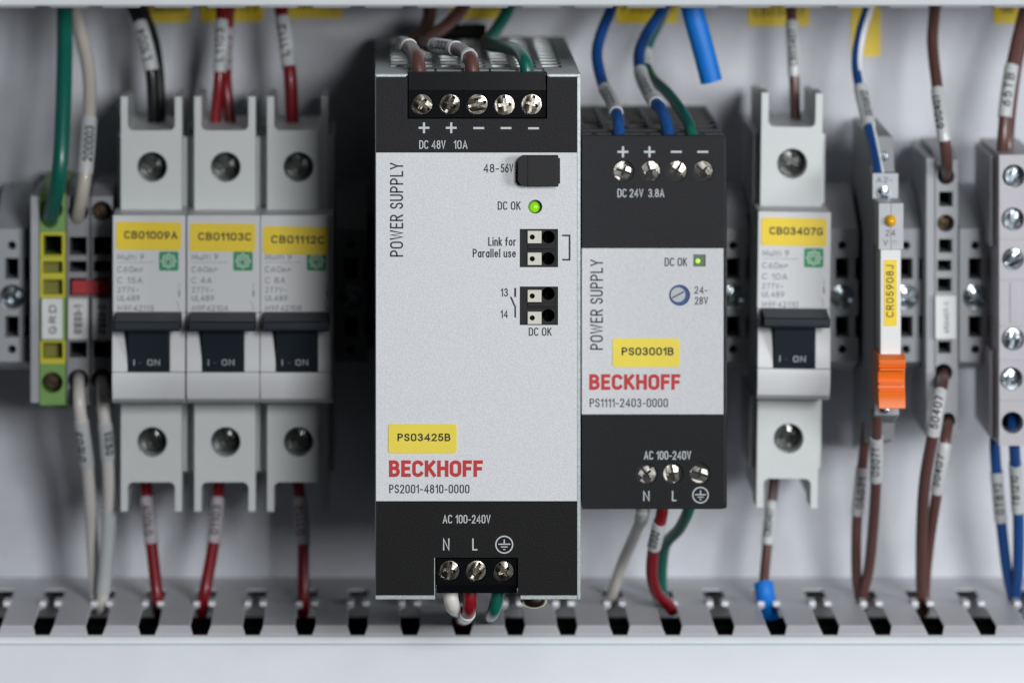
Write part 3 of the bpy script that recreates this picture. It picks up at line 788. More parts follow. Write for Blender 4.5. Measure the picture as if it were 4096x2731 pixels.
stroke(fl, [(x + .55 * math.cos(a), z + .55 * math.sin(a)) for a in [math.radians(-60 + 250 * i / 16) for i in range(17)]], .2, d - .05)
obj('rosette', fl, M['markwhite'], face, smooth=0, recalc=False)
def kids(o): return [c for c in bpy.data.objects if c.parent == o]
def dup(root, dx, dz, label, rot=0):
    r = root.copy(); C.objects.link(r)
    r.location = root.location + Vector((dx, 0, dz)) * .001
    r.rotation_euler = (0, math.radians(rot), 0)
    r['label'] = label
    ORG[r.name] = ORG[root.name]                     # children are written in the first breaker's place, then ride along
    out = {}
    for ch in kids(root):
        c_ = ch.copy(); C.objects.link(c_); c_.parent = r; ORG[c_.name] = ORG[ch.name]
        out[ch.name.split('.')[0]] = c_
        for g in kids(ch):
            d_ = g.copy(); C.objects.link(d_); d_.parent = c_
    return r, out['front_cover']
DX = lambda px: (px - 596.5) / sc(DF)
units = [(mcb, face)]
units.append(dup(mcb, DX(893.5), 0, 'grey breaker tagged CB01103C, middle one of the three side by side'))
units.append(dup(mcb, DX(1187.5), 0, 'grey breaker tagged CB01112C, partly shaded by the large power supply'))
units.append(dup(mcb, DX(3174), 14 / sc(DF), 'lone grey breaker tagged CB03407G with a brown wire', .75))
info = [('CB01009A', 0, 0, 'C 15A', 'M9F42115', .6), ('CB01103C', -1, 6, 'C 4A', 'M9F42104', .6), ('CB01112C', -3, 18, 'C 8A', 'M9F42108', .9), ('CB03407G', 0, -2, 'C 10A', 'M9F42110', .4)]
for (r, fc), (tag, ox, oy, amp, code, tl) in zip(units, info):
    yellow_tag(r, 464 + ox, 726 + ox, 888 + oy, 1000 + oy, DF - .03, tag, 497 + ox, 710 + ox, 925 + oy, 956 + oy, tl)
    t2 = MB(); put_text(t2, amp, 470, 470 + 20 * len(amp), 1109, 1133, DF - .05); put_text(t2, code, 470, 615, 1221, 1243, DF - .05)
    obj('rating_lettering', t2, M['greyink'], fc, smooth=0, recalc=False)
# ------------------------------------------------------------------ end stops
DE = 95.0
def end_stop_mesh(cx):
    b = MB()
    z = lambda py: qz(py, DE)
    s = sc(DE)
    hol = []
    for cy in (982, 1397): hol.append(circ(cx, z(cy), 17 / s, 18))
    for cy in (1074, 1306): hol.append(rect(cx - 27 / s, cx + 27 / s, z(cy + 42), z(cy - 42)))
    hol.append(circ(cx, z(1188), 50 / s, 28))
    out = rect(cx - 4, cx + 4, z(1447), z(915))
    o2 = []
    zz = [z(1447), z(1348), z(1262), z(1118), z(1032), z(915)]
    out = [(cx - 4, zz[0]), (cx + 4, zz[0]), (cx + 4, zz[1]), (cx + 3.2, zz[1]), (cx + 3.2, zz[2]), (cx + 4, zz[2]), (cx + 4, zz[3]), (cx + 3.2, zz[3]), (cx + 3.2, zz[4]), (cx + 4, zz[4]), (cx + 4, zz[5]), (cx - 4, zz[5])]
    b.prism(out, hol, DE, DE + 12)
    b.box(cx - 3.95, cx + 3.95, DE + 12.01, 134, z(1480), z(880))
    b.prism([(DE + 1, z(915) + .01), (DE + 12, z(850)), (DE + 20, z(800)), (128, z(780)), (128, z(880)), (DE + 12, z(880) + .02)], [], cx - 3.95, cx + 3.95, 'x')
    b.prism([(DE + 1, z(1447) - .01), (DE + 14, z(1500)), (128, z(1540)), (128, z(1480)), (DE + 12, z(1480) - .02)], [], cx - 3.95, cx + 3.95, 'x')
    return b
GE = 'grey screwed end stops on the rail'
cx0 = qx(48, DE)
es = thing('end_stop', (cx0, 128.5, 0), 'grey end stop with bright screw at the left edge, beside the earth terminal', 'end stop', GE)
obj('body', end_stop_mesh(cx0), M['tgreyl'], es, bevel=.25)
obj('clamp_screw', screw_mb(MB(), (cx0 + .1, DE + 2.0, qz(1190, DE)), 2.9, 25), M['bluezinc'], es, bevel=.15)
fl = MB(); fl.box(cx0 - 3.5, cx0 + 3.1, DE + 11.9, DE + 12.0, qz(1440, DE), qz(920, DE)); obj('cavity_shade', fl, M['hole'], es)  # black sheet on the hole floors, shade put in as colour
for px, l in ((1405, 'dark end stop in the shade between the CB01112C breaker and the large power supply'), (2932, 'shaded end stop between the small power supply and the lone breaker'),
              (3369, 'half hidden end stop between the lone breaker and the slim relay'), (3624, 'end stop right behind the orange levered relay, left of the grey terminal'), (3901, 'end stop with shiny screw between the grey terminal and the pale block')):
    r = es.copy(); C.objects.link(r); r.location.x = qx(px, DE) * .001; r['label'] = l
    for ch in kids(es):
        c_ = ch.copy(); C.objects.link(c_); c_.parent = r
# ------------------------------------------------------------------ terminal blocks on the left
DT = 86.0
GT = 'rail mounted terminal blocks'
def terminal(name, px0, px1, label, mats, holes_round, holes_sq, py0, py1, dF, facemi=0, ridge=None, cat='terminal block'):
    t = thing(name, (qx((px0 + px1) / 2, dF), 128.5, 0), label, cat, GT)
    x0, x1 = qx(px0, dF), qx(px1, dF)
    z0, z1 = qz(py1, dF), qz(py0, dF)
    hol = [circ(*q(a, b_, dF), r / sc(dF), 24) for a, b_, r in holes_round] + [rect(*pr(a, b_, c0, c1, dF)) for a, b_, c0, c1 in holes_sq]
    b = MB()
    b.prism(rect(x0, x1, z0, z1), hol, dF, dF + 11)
    b.box(x0, x1, dF + 11.01, 128, z0 - 2, z1 + 2)
    b.prism([(dF + .5, z1 + .01), (dF + 11, z1 + 2), (dF + 11, z1 + .01)], [], x0, x1, 'x')
    o = obj('body', b, mats, t, bevel=.25)
    k = MB(); k.box(x0 + .4, x1 - .4, dF + 10.9, dF + 11, z0 + .5, z1 - .5); obj('cavity_shade', k, M['hole'], t)  # floors of the openings painted black in place of shade
    return t, o
t, _ = terminal('terminal_block', 159, 263, 'green and yellow earth terminal with a green wire, tagged GRD', M['tgreen'],
    [(208, 836, 43), (209, 1530, 42)], [(174, 248, 942, 1021), (172, 250, 1046, 1092), (172, 250, 1118, 1178), (172, 250, 1370, 1433)], 776, 1620, DT)
yb = MB()
for a, b_ in ((930, 1028), (1030, 1190), (1362, 1455)):
    x0, x1, z0, z1 = pr(160, 262, a, b_, DT - .2)
    inner = {930: (174, 248, 942, 1021), 1030: (172, 250, 1046, 1092), 1362: (172, 250, 1370, 1433)}[a]
    hs = [rect(*pr(*inner, DT - .2))]
    if a == 1030: hs.append(rect(*pr(172, 250, 1118, 1178, DT - .2)))
    yb.prism(rect(x0, x1, z0, z1), hs, DT - .25, DT + 4)
obj('yellow_stripe', yb, M['tyellow'], t, bevel=.12)
k = MB(); k.box(qx(172, DT), qx(250, DT), DT + 3.5, DT + 3.9, qz(1178, DT), qz(1046, DT)); k.box(qx(174, DT), qx(248, DT), DT + 5, DT + 5.2, qz(1433, DT), qz(1370, DT)); obj('clamp', k, mat('olive_plastic', (.17, .17, .01), .5), t)
def tag_plate(t, x0, x1, y0, y1, d, s, m='tag', ink='ink', rotx=(.3, .7)):
    o = obj('marker_tag', MB().prism(rrect(*pr(x0, x1, y0, y1, d), .3), [], d, d + 1.2), M[m], t, bevel=.15)
    w_ = x1 - x0; h = y1 - y0
    text('lettering', s, x0 + w_ * rotx[0], x0 + w_ * rotx[1], y0 + h * .16, y0 + h * .86, d - .05, M[ink], o, rot=True, bold=.17)
tag_plate(t, 166, 250, 1194, 1357, DT - 1.4, 'GRD', rotx=(.36, .70))
obj('clamp_screw', screw_mb(MB(), (qx(209, DT), DT + 4, qz(1525, DT)), 2.1, 20), M['brass'], t, bevel=.1)
for i, (a, b_, lb, mk, sq, cx) in enumerate(((267, 358, 'grey terminal next to the earth terminal with beige wire on top', '01E03-1', 313, 313), (364, 452, 'grey terminal wedged against the first breaker with an empty upper hole', '01E03-2', 410, 407))):
    t, _ = terminal('terminal_block', a, b_, lb, M['tgrey'], [(cx, 846, 41), (cx, 1519, 42)], [(sq - 36, sq + 34, 948, 1021), (sq - 36, sq + 34, 1044, 1088), (sq - 36, sq + 34, 1112, 1182), (sq - 36, sq + 34, 1367, 1430)], 786, 1620, DT)
    tag_plate(t, a + 4, b_ - 6, 1194, 1357, DT - 1.4, mk, 'greytag', 'ink')
    if i == 1: obj('clamp_screw', screw_mb(MB(), (qx(cx, DT), DT + 6, qz(846, DT)), 2.0, 60), M['brass'], t, bevel=.1)
jm = MB(); jm.pbox(285, 441, 1121, 1179, DT - 1.0, DT + 6)
lab(obj('jumper', jm, M['jumper'], at=V(363, 1179, DT), bevel=.3), 'red plastic jumper bridging the two grey terminals', 'jumper')
ep = MB(); ep.pbox(121, 156, 785, 1612, DT - .5, 128)
lab(obj('end_plate', ep, M['tgreyl'], at=V(138, 1612, DT), bevel=.3), 'thin grey end plate on the left side of the earth terminal', 'end plate')
# ------------------------------------------------------------------ slim relay
rl = thing('relay_module', (qx(3564, 48), 128.5, 0), 'slim grey relay with amber lamp and orange lever, tagged CR05908J', 'relay')
xa, xb = qx(3513, 48), qx(3614, 48)
Z = qz
b = MB()
prof = [(128, Z(470, 128)), (95, Z(520, 95)), (78, Z(545, 78)), (73, Z(690, 73)), (62, Z(693, 62)), (62, Z(797, 62)), (60.5, Z(812, 60)), (60.5, Z(1420, 60)), (60, Z(1662, 60)), (72, Z(1690, 72)), (76, Z(1760, 76)), (128, Z(1790, 128))]
b.prism(prof, [], xa, xb, 'x')
body = obj('socket', b, M['relay'], rl, bevel=.3)
f = MB(); f.pbox(3514, 3614, 813, 998, 47.5, 60.4); f.pbox(3513, 3604, 998.5, 1423, 52, 60.4)
ff = obj('front_housing', f, M['relayface'], rl, bevel=.2)
f2 = MB(); f2.pbox(3491, 3592, 694, 796, 61.6, 61.95); obj('terminal_face', f2, M['relayface'], rl)
tx_ = MB(); put_text(tx_, 'A2-', 3506, 3570, 708, 731, 61.5, bold=.14); obj('lettering', tx_, M['greyink'], body, smooth=0, recalc=False)
screw('terminal_screw', 3537, 772, 60.8, 26, 60, M['bluezinc'], rl)
screw('terminal_screw', 3534, 627, 73.8, 20, 20, M['bluezinc'], rl)
screw('terminal_screw', 3540, 1640, 59.3, 14, 20, M['bluezinc'], rl)
px_ = MB()
put_text(px_, '24', 3542, 3582, 919, 944, 47.4); put_text(px_, 'V', 3533, 3552, 959, 982, 47.4)
stroke(px_, [q(3565, 813, 47.4), q(3565, 860, 47.4)], .09, 47.4); stroke(px_, [q(3564, 910, 47.4), q(3564, 997, 47.4)], .09, 47.39)
stroke(px_, [q(3569, 964, 47.4), q(3590, 964, 47.4)], .1, 47.4)
for i in range(3): stroke(px_, [q(3569 + i * 8, 974, 47.4), q(3574 + i * 8, 974, 47.4)], .1, 47.4)
obj('lettering', px_, M['brownink'], ff, smooth=0, recalc=False)
am = MB(); am.lathe([(.02, 45.6), (.6, 45.75), (1.1, 46.2), (1.45, 47), (1.55, 47.6)], (qx(3563, 47), 0, qz(884, 47)), 'y', 24)
obj('indicator_lamp', am, M['amber'], rl, smooth=80)
sl = MB(); sl.pbox(3521, 3603, 999, 1424, 46.5, 52.2)
slo = obj('marker_strip', sl, M['tag'], rl, bevel=.3)
st = obj('label_sticker', MB().prism(rrect(*pr(3536, 3588, 1039, 1304, 46.4), .3), [], 46.36, 46.49), M['yellow'], slo)
tz_ = MB(); put_text(tz_, 'CR05908J', 3545, 3575, 1060, 1268, 46.3, rot=True, bold=.14); obj('lettering', tz_, M['ink'], slo, smooth=0, recalc=False)
lv = MB()
zs2 = [qz(y, 43) for y in (1423, 1440, 1468, 1480, 1500, 1530, 1560, 1578, 1600, 1633)]
ds2 = [44, 42.3, 42.6, 43.8, 44.2, 44.6, 44.2, 43.2, 42.6, 42.2]
lv.prism([(a, b_) for a, b_ in zip(ds2, zs2)] + [(60, zs2[-1]), (60, zs2[0])], [], qx(3513, 43), qx(3622, 43), 'x')
for zz in (1452, 1476, 1535, 1562): 
    lv.box(qx(3515, 43), qx(3619, 43), 41.9 if zz < 1480 else 43.2, 44.5, qz(zz + 5, 43), qz(zz - 5, 43))
obj('ejector_lever', lv, M['orange'], rl, bevel=.25)
# ------------------------------------------------------------------ grey terminal on the right
t, _ = terminal('terminal_block', 3742, 3831, 'grey feed-through terminal with brown wires, right of the slim relay', M['tgreyl'],
    [(3784, 705, 34), (3783, 893, 35), (3774, 1490, 36), (3792, 1680, 30)], [(3756, 3811, 767, 826), (3755, 3809, 956, 1011), (3750, 3806, 1040, 1084), (3750, 3806, 1112, 1166), (3752, 3804, 1364, 1413)], 640, 1744, DT)
tag_plate(t, 3741, 3825, 1183, 1356, DT - 1.4, '650407-1', rotx=(.42, .66), ink='greyink')
ep = MB(); ep.pbox(3704, 3740, 632, 1746, DT + .3, 128)
lab(obj('end_plate', ep, M['tgreyl'], at=V(3722, 1746, DT), bevel=.3), 'thin grey end plate on the left side of the terminal with brown wires', 'end plate')
obj('clamp_screw', screw_mb(MB(), (qx(3783, DT), DT + 5, qz(893, DT)), 1.7, 20), M['brass'], t, bevel=.1)
# ------------------------------------------------------------------ pale distribution block at the right edge
DB = 72.0
db = thing('distribution_block', (qx(4060, DB), 128.5, 0), 'pale lilac grey screw block cut by the right edge of the picture', 'terminal block')
x0, x1 = qx(3997, DB), qx(4150, DB)
scb = [(4056, 705, 34, 46, 7), (4052, 877, 37, 46, 5), (4052, 1036, 40, 44, 1.0), (4052, 1356, 40, 46, 1.0), (4046, 1515, 37, 46, 5), (4050, 1690, 34, 44, 9)]
b = MB()
b.prism(rect(x0, x1, qz(1782, DB), qz(620, DB)), [circ(*q(a, c_, DB), hr / sc(DB), 26) for a, c_, r, hr, dd in scb], DB, DB + 12)
b.box(x0, x1, DB + 12.01, 120, qz(1782, DB) - .5, qz(620, DB))
for a, c_ in ((640, 1000), (1420, 1770)):
    b.box(x0 - 1.3, x0 - .02, DB + 9, 120, qz(c_, DB), qz(a, DB))
obj('body', b, M['lilac'], db, bevel=.3)
for a, c_, r, hr, dd in scb[:5]: screw('terminal_screw', a, c_, DB + dd, r, random.uniform(0, 180), M['bluezinc'], db)
k = MB(); k.box(x0 + .5, x1 - .5, DB + 11.9, DB + 12, qz(1775, DB), qz(630, DB)); obj('cavity_shade', k, M['hole'], db)  # black backing that paints the shade deep in the screw holes
gv = MB()
for yy in (955, 1118, 1302, 1438, 1600): gv.pbox(4002, 4148, yy - 3, yy + 3, DB - .25, DB + .6)
obj('cross_rib', gv, M['lilac'], db, bevel=.1)
gp = MB(); gp.pbox(4040, 4075, 1130, 1290, DB - .25, DB + 1); obj('marker_rib', gp, M['lilac'], db, bevel=.15)
# ------------------------------------------------------------------ wires
def spline(pts, n=10):
    P = [Vector(p) for p in pts]; P = [P[0] * 2 - P[1]] + P + [P[-1] * 2 - P[-2]]
    out = []
    for i in range(1, len(P) - 2):
        for k in range(n):
            t = k / n
            a, b, c, d = P[i - 1], P[i], P[i + 1], P[i + 2]
            out.append(.5 * ((2 * b) + (c - a) * t + (2 * a - 5 * b + 4 * c - d) * t * t + (3 * b - a - 3 * c + d) * t ** 3))
    out.append(P[-2]); return out
class Path:
    def __init__(s, pts, n=10):
        s.p = spline(pts, n); s.l = [0]
        for a, b in zip(s.p, s.p[1:]): s.l.append(s.l[-1] + (b - a).length)
        s.T = [(s.p[min(i + 1, len(s.p) - 1)] - s.p[max(i - 1, 0)]).normalized() for i in range(len(s.p))]
        n0 = Vector((0, -1, 0)); s.N = []
        for t in s.T:                           # normal kept as near as possible to the viewer's side, carried along
            n0 = (n0 - t * n0.dot(t))
            n0 = n0.normalized() if n0.length > 1e-4 else Vector((0, 0, 1)); s.N.append(n0)
        s.B = [t.cross(n) for t, n in zip(s.T, s.N)]
    def at(s, L):
        L = max(0, min(s.l[-1], L))
        for i in range(len(s.l) - 1):
            if s.l[i + 1] >= L:
                f = (L - s.l[i]) / max(1e-9, s.l[i + 1] - s.l[i])
                mix = lambda A: A[i].lerp(A[i + 1], f)
                return mix(s.p), mix(s.N).normalized(), mix(s.B).normalized()
        return s.p[-1], s.N[-1], s.B[-1]
    def near(s, pt):
        k = min(range(len(s.p)), key=lambda i: (s.p[i] - pt).length); return s.l[k]
def tube(mb, path, r, L0=None, L1=None, seg=16, step=1.0, stripe=None, cap=True, hollow=0):
    L0 = 0 if L0 is None else L0; L1 = path.l[-1] if L1 is None else L1
    n = max(2, int((L1 - L0) / step)); base = len(mb.v); vs = []; fs = []; ms = []
    for i in range(n + 1):
        p, N, B = path.at(L0 + (L1 - L0) * i / n)
        for k in range(seg):
            a = 2 * math.pi * k / seg
            vs.append(p + (N * math.cos(a) + B * math.sin(a)) * r)
    for i in range(n):
        for k in range(seg):
            j = (k + 1) % seg
            fs.append((i * seg + k, i * seg + j, (i + 1) * seg + j, (i + 1) * seg + k))
            m = 0
            if stripe:
                a = 2 * math.pi * (k + .5) / seg + stripe[2] * i * step
                if abs((a - stripe[0] + math.pi) % (2 * math.pi) - math.pi) < stripe[1]: m = 1
            ms.append(m)
    if cap:
        fs.append(tuple(range(seg))); fs.append(tuple(n * seg + k for k in reversed(range(seg)))); ms += [0, 0]
    mb.v += vs; mb.f += [tuple(i + base for i in f) for f in fs]; mb.m += ms
    return mb
GW = 'insulated control wires'
def wire(pts, wpx, m, label, sleeves=(), stripe=None, name='wire', group=GW, n=10, cat='wire'):
    """pts: (photo px, photo py, depth); wpx: photo width of the wire"""
    P = [V(*p) for p in pts]
    r = wpx / 2 / sc(sum(p[2] for p in pts) / len(pts))
    path = Path(P, n)
    o = obj(name, tube(MB(), path, r, stripe=stripe), [M[m], M['tag']] if stripe else M[m], at=P[0], smooth=60)
    lab(o, label, cat, group)
    for sv in sleeves:
        a, b_, s, ang = sv[:4]; mm = sv[4] if len(sv) > 4 else 'sleeve'
        L0 = path.near(V(*a)); L1 = path.near(V(*b_))
        L0, L1 = min(L0, L1), max(L0, L1)
        rs = r + .28
        sl = obj('marker_sleeve', tube(MB(), path, rs, L0, L1, seg=20), M[mm], o, smooth=60)
        if s:
            tl = (L1 - L0) * .64; hh = rs * 1.25
            uv, fs = glyphs(s, tl, hh, .17, .12, fine=.5)
            p_, N, B = path.at((L0 + L1) / 2); vw = Vector((0, -1, .12)); a0 = math.atan2(B.dot(vw), N.dot(vw))
            mb = MB(); vs = []
            for u, v, k in uv:
                p_, N, B = path.at(L0 + (L1 - L0) * .18 + tl - u)
                th = a0 + math.radians(ang) + (v - hh / 2) / rs
                vs.append(p_ + (N * math.cos(th) + B * math.sin(th)) * (rs + .05 + .008 * k))
            mb.add(vs, fs)
            obj('lettering', mb, M['ink'], sl, smooth=0, recalc=False)
    return o
TOP = -60     # photo row hidden behind the upper duct's cover
# far left
wire([(262, TOP, 96), (259, 30, 95), (258, 238, 86), (252, 446, 78), (238, 684, 74), (207, 850, 82), (198, 900, 92)], 64, 'w_green', 'thick green wire dropping into the green and yellow earth terminal')
wire([(280, TOP, 104), (296, 30, 102), (326, 149, 98), (356, 298, 92), (357, 476, 86), (338, 714, 80), (314, 850, 84), (308, 890, 92)], 55, 'w_beige', 'beige wire entering the grey terminal beside the earth terminal from above', [((352, 480, 86), (335, 700, 81), '200003', -12)])
for dx, lb in ((0, 'white wire leaving the lower hole of the terminal next to the earth terminal'), (1, 'white wire leaving the lower hole of the terminal beside the first breaker')):
    if dx == 0: wire([(312, 1490, 96), (315, 1540, 84), (320, 1640, 80), (352, 1888, 88), (370, 2177, 98), (384, 2400, 98), (386, 2440, 100)], 50, 'w_white', lb, [((324, 1690, 80), (348, 1852, 87), '01E03', 35)])
    else: wire([(406, 1490, 96), (408, 1540, 84), (414, 1640, 80), (428, 1790, 82), (437, 2033, 88), (424, 2260, 92), (408, 2400, 94), (402, 2445, 97)], 50, 'w_white', lb, [((417, 1690, 80), (430, 1825, 83), '01E03', -25), ((437, 2045, 88), (412, 2370, 93), None, 0)])
# breakers, top
wire([(500, TOP, 112), (528, 20, 110), (566, 119, 106), (603, 268, 102), (614, 400, 102), (616, 500, 103), (616, 530, 103)], 52, 'w_black', 'black wire with white marker entering the CB01009A breaker from above', [((556, 95, 107), (605, 288, 102), 'L1004', 10)])
wire([(535, TOP, 118), (570, 40, 117), (612, 149, 114), (632, 268, 110), (640, 400, 108), (640, 500, 107), (640, 530, 107)], 44, 'w_black', 'plain black wire just behind the marked one at the CB01009A breaker')
wire([(884, TOP, 110), (886, 40, 108), (884, 200, 104), (876, 330, 102), (862, 482, 103), (858, 530, 103)], 46, 'w_red', 'red wire with pale marker, left leg of the fork into the middle breaker', [((886, 78, 107), (880, 288, 103), 'L1103', 10)])
wire([(918, TOP, 117), (916, 40, 116), (902, 200, 112), (904, 330, 106), (920, 482, 105), (926, 530, 105)], 46, 'w_red', 'red wire, right leg of the fork into the middle breaker', [((910, 120, 114), (902, 290, 108), 'L1103', -25, 'clear')])
wire([(1110, TOP, 112), (1122, 30, 110), (1142, 149, 106), (1160, 298, 102), (1167, 420, 102), (1170, 500, 103), (1170, 530, 103)], 52, 'w_red', 'single red wire entering the CB01112C breaker from above', [((1130, 72, 109), (1156, 268, 103), 'L1112', 20)])
# breakers, bottom
wire([(584, 1880, 104), (585, 1932, 104), (588, 1990, 102), (606, 2177, 98), (628, 2370, 94), (634, 2420, 96), (636, 2450, 99)], 48, 'w_red', 'red wire leaving the bottom of the CB01009A breaker', [((587, 1990, 102), (605, 2168, 98), '01009', 15, 'clear')])
wire([(876, 1880, 104), (875, 1932, 104), (870, 2030, 101), (851, 2191, 97), (822, 2350, 93), (812, 2405, 94), (808, 2450, 98)], 48, 'w_red', 'red wire leaving the bottom of the CB01103C breaker', [((873, 1992, 102), (854, 2178, 97), '01103', 5, 'clear')])
wire([(1190, 1880, 104), (1194, 1932, 104), (1206, 2069, 100), (1213, 2213, 96), (1212, 2400, 94), (1212, 2450, 98)], 48, 'w_red', 'red wire leaving the bottom of the CB01112C breaker', [((1202, 1995, 102), (1213, 2185, 97), '01112', 20, 'clear')])
# large supply, top
wire([(1724, TOP, 114), (1720, 20, 112), (1716, 80, 108), (1690, 130, 98), (1648, 160, 84), (1612, 172, 66), (1606, 178, 50), (1616, 180, 36), (1642, 192, 23), (1664, 224, 13), (1676, 283, 10), (1680, 330, 10)], 56, 'w_brown', 'brown wire bowed forward into the leftmost terminal of the large power supply', [((1606, 178, 52), (1636, 189, 26), '030071', 25)])
wire([(1880, TOP, 116), (1852, 30, 113), (1794, 96, 104), (1735, 140, 88), (1700, 164, 68), (1704, 177, 48), (1744, 185, 35), (1806, 194, 27), (1850, 205, 19), (1880, 234, 12), (1890, 283, 10), (1893, 330, 10)], 56, 'w_brown', 'brown wire with white ring bowed into the middle terminal of the large power supply', [((1736, 184, 36), (1826, 199, 24), '030071', -8), ((1872, 224, 14), (1879, 233, 12.4), None, 0)])
wire([(2050, TOP, 114), (2032, 38, 111), (1993, 107, 102), (1962, 150, 90), (1944, 168, 75), (1954, 178, 60), (1984, 185, 46), (2034, 192, 29), (2077, 210, 17), (2100, 246, 11), (2108, 283, 10), (2110, 330, 10)], 52, 'w_green', 'green wire bowed into the rightmost terminal of the large power supply')
rg = MB()
def ring(pts, L0f, L1f): pass
wire([(1944, 128, 119), (1900, 128, 119), (1820, 130, 119), (1740, 140, 120), (1680, 175, 122), (1660, 260, 130)], 60, 'w_matt', 'thick black cable end lying behind the large power supply', name='cable', cat='cable', group=None)
# large supply, bottom
wire([(1800, 2350, 9), (1802, 2385, 9), (1812, 2425, 11), (1838, 2440, 28), (1846, 2445, 60), (1846, 2475, 80)], 60, 'w_white', 'short white wire curling out under the N terminal of the large power supply')
wire([(1882, 2350, 9), (1880, 2390, 9), (1876, 2438, 11), (1864, 2462, 20), (1852, 2470, 48), (1846, 2485, 75)], 54, 'w_red', 'red wire curling out under the L terminal of the large power supply', [((1875, 2447, 13), (1858, 2466, 32), None, 20)])
wire([(1995, 2350, 9), (1990, 2390, 9), (1976, 2440, 11), (1966, 2458, 22), (1962, 2462, 50), (1966, 2474, 80)], 52, 'w_green', 'green wire curling out under the earth terminal of the large power supply')
# small supply
wire([(2475, TOP, 104), (2446, 34, 102), (2402, 143, 95), (2388, 230, 88), (2412, 339, 78), (2450, 410, 64), (2470, 470, 52), (2477, 530, 47), (2479, 570, 46)], 46, 'w_blue', 'blue wire bowed into the leftmost terminal of the small power supply', [((2420, 352, 76), (2466, 445, 55), 'L0300', 20)])
wire([(2700, TOP, 104), (2654, 34, 102), (2584, 145, 95), (2556, 225, 86), (2568, 310, 76), (2606, 390, 62), (2650, 450, 52), (2674, 530, 47), (2678, 570, 46)], 48, 'w_blue', 'blue wire with printed marker at the third terminal of the small power supply', [((2562, 285, 79), (2628, 412, 57), '030071', 15)])
wire([(2690, TOP, 118), (2650, 60, 116), (2600, 160, 112), (2582, 240, 104), (2606, 310, 92), (2670, 372, 74), (2728, 448, 58), (2764, 520, 48), (2772, 570, 46)], 44, 'w_green', 'green wire behind the blue pair on the small power supply', [((2585, 215, 108), (2588, 265, 100), None, 0)])
wire([(2573, 2010, 60), (2571, 2045, 60), (2562, 2085, 66), (2530, 2160, 80), (2494, 2240, 92), (2458, 2345, 100), (2440, 2400, 104)], 46, 'w_white', 'grey white wire slanting down left from under the small power supply', [((2572, 2040, 60), (2564, 2082, 65), None, 0)])
wire([(2650, 2010, 58), (2648, 2050, 58), (2630, 2130, 62), (2612, 2210, 68), (2608, 2300, 74), (2628, 2370, 80), (2668, 2410, 86), (2690, 2440, 90)], 48, 'w_red', 'red wire with white marker from under the small power supply', [((2643, 2090, 59), (2616, 2182, 66), '0300', 20)])
wire([(2762, 2000, 62), (2752, 2045, 64), (2716, 2115, 74), (2664, 2172, 86), (2648, 2250, 94), (2646, 2350, 100), (2660, 2400, 102)], 46, 'w_green', 'green wire curving behind the red one under the small power supply')
sl = wire([(2752, -90, 79), (2768, 30, 79), (2808, 180, 79), (2846, 326, 79.5)], 88, 'w_brightblue', 'thick bright blue cable end hanging free below the upper duct', name='cable', cat='cable', group=None)
# lone breaker
wire([(3160, TOP, 112), (3164, 29, 110), (3171, 160, 106), (3177, 320, 104), (3181, 440, 104), (3184, 530, 104)], 42, 'w_brown', 'single brown wire entering the lone breaker from above', [((3169, 96, 108), (3177, 306, 104), 'CB03407', 5)])
wire([(3099, 1870, 104), (3097, 1917, 104), (3082, 2050, 102), (3064, 2230, 98), (3055, 2331, 95), (3055, 2380, 95)], 40, 'w_brown', 'brown wire leaving the bottom of the lone breaker', [((3092, 2000, 102), (3070, 2172, 99), 'CB03407', 12)])
wire([(3054, 2331, 95), (3060, 2376, 94), (3072, 2440, 97), (3090, 2510, 101)], 78, 'w_brightblue', 'bright blue ferrule tube around the brown wire at the duct slot', name='ferrule', cat='ferrule', group=None)
# relay
wire([(3490, TOP, 104), (3474, 34, 102), (3442, 143, 98), (3428, 258, 94), (3446, 373, 88), (3472, 488, 82), (3492, 580, 76), (3512, 680, 68), (3520, 730, 66)], 46, 'w_blue', 'blue and white striped wire bowed into the slim relay', [((3445, 352, 89), (3478, 508, 81), '0590812', -20)], stripe=(-.65, .55, .004))
wire([(3508, 1640, 64), (3506, 1700, 66), (3505, 1880, 76), (3496, 2060, 86), (3477, 2259, 96), (3452, 2380, 100), (3448, 2430, 102)], 44, 'w_brown', 'brown wire below the slim relay, right one with white marker', [((3506, 1754, 68), (3504, 1914, 78), '05071', 15)])
wire([(3470, 1690, 92), (3462, 1750, 92), (3440, 1950, 94), (3427, 2100, 97), (3426, 2292, 100), (3440, 2390, 102), (3444, 2430, 103)], 42, 'w_brown', 'brown wire below the slim relay, left one with grey marker', [((3450, 1872, 93), (3434, 2048, 96), '05071', -10, 'clear')])
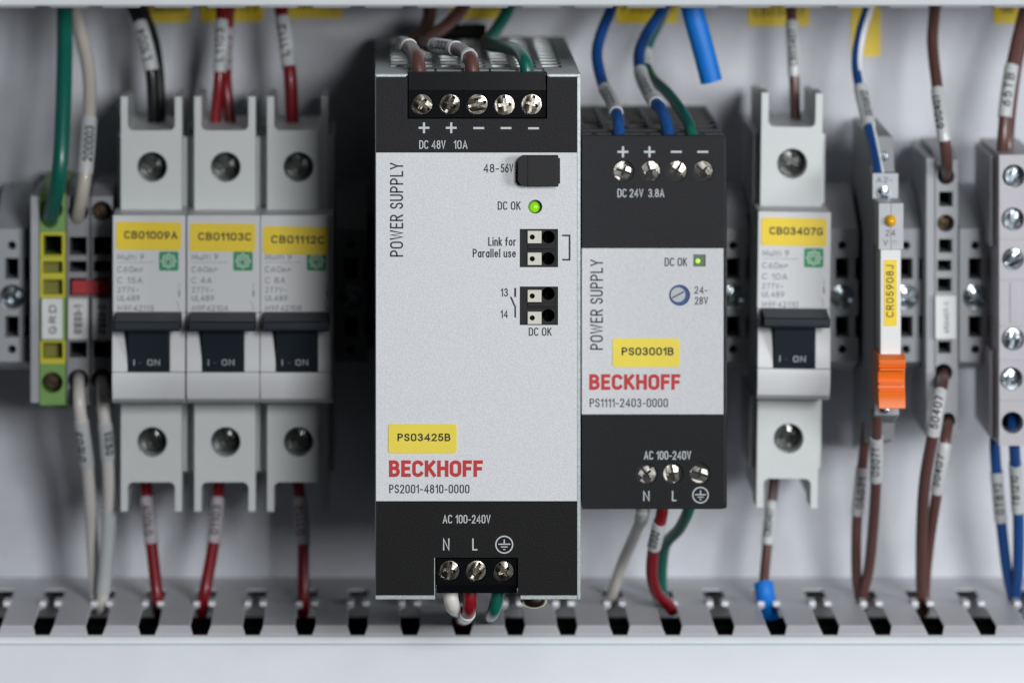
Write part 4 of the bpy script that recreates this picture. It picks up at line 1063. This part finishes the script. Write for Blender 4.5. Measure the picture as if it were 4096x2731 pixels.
# grey terminal
wire([(3740, TOP, 102), (3739, 34, 100), (3730, 172, 94), (3748, 344, 84), (3772, 520, 76), (3787, 640, 78), (3786, 710, 88), (3785, 740, 96)], 46, 'w_brown', 'brown wire with white marker dropping into the top of the grey terminal', [((3751, 360, 84), (3776, 556, 76), '650407', 30)])
wire([(3776, 1470, 96), (3773, 1510, 84), (3760, 1580, 74), (3735, 1720, 72), (3700, 1920, 78), (3688, 2100, 86), (3686, 2300, 96), (3690, 2410, 100), (3692, 2450, 102)], 48, 'w_brown', 'brown wire in front below the grey terminal with slanted white marker', [((3762, 1565, 75), (3728, 1742, 72), '50407', 10)])
wire([(3794, 1660, 96), (3790, 1705, 84), (3775, 1800, 80), (3745, 1985, 84), (3718, 2160, 92), (3700, 2330, 98), (3698, 2440, 102)], 44, 'w_brown', 'brown wire behind the slanted marker below the grey terminal', [((3778, 1780, 80), (3750, 1965, 83), '50407', 30)])
# right edge
wire([(4130, TOP, 98), (4094, 60, 94), (4054, 230, 88), (4026, 402, 84), (4012, 560, 82), (4008, 650, 84)], 48, 'w_brown', 'brown wire entering the pale block at the right edge, the front one of two', [((4046, 270, 87), (4014, 468, 83), '65TB', 5)])
wire([(4150, TOP, 108), (4120, 60, 104), (4076, 230, 98), (4050, 402, 94), (4036, 560, 90), (4032, 650, 90)], 40, 'w_brown', 'brown wire just behind the marked one entering the pale block')
wire([(3982, 1740, 92), (3980, 1800, 92), (3992, 1950, 94), (4006, 2100, 96), (4028, 2280, 99), (4052, 2390, 101), (4066, 2440, 103)], 44, 'w_blue', 'blue wire at the right edge with a long grey marker, left of the pair', [((3984, 1885, 93), (4004, 2080, 96), '0TB12', 5)])
wire([(4052, 1660, 82), (4056, 1760, 78), (4064, 1900, 84), (4074, 2080, 90), (4072, 2280, 96), (4062, 2380, 100), (4064, 2440, 102)], 46, 'w_blue', 'blue wire at the right edge leaving the lowest hole of the pale block', [((4063, 1845, 82), (4072, 2046, 89), 'TB1210', 25)])
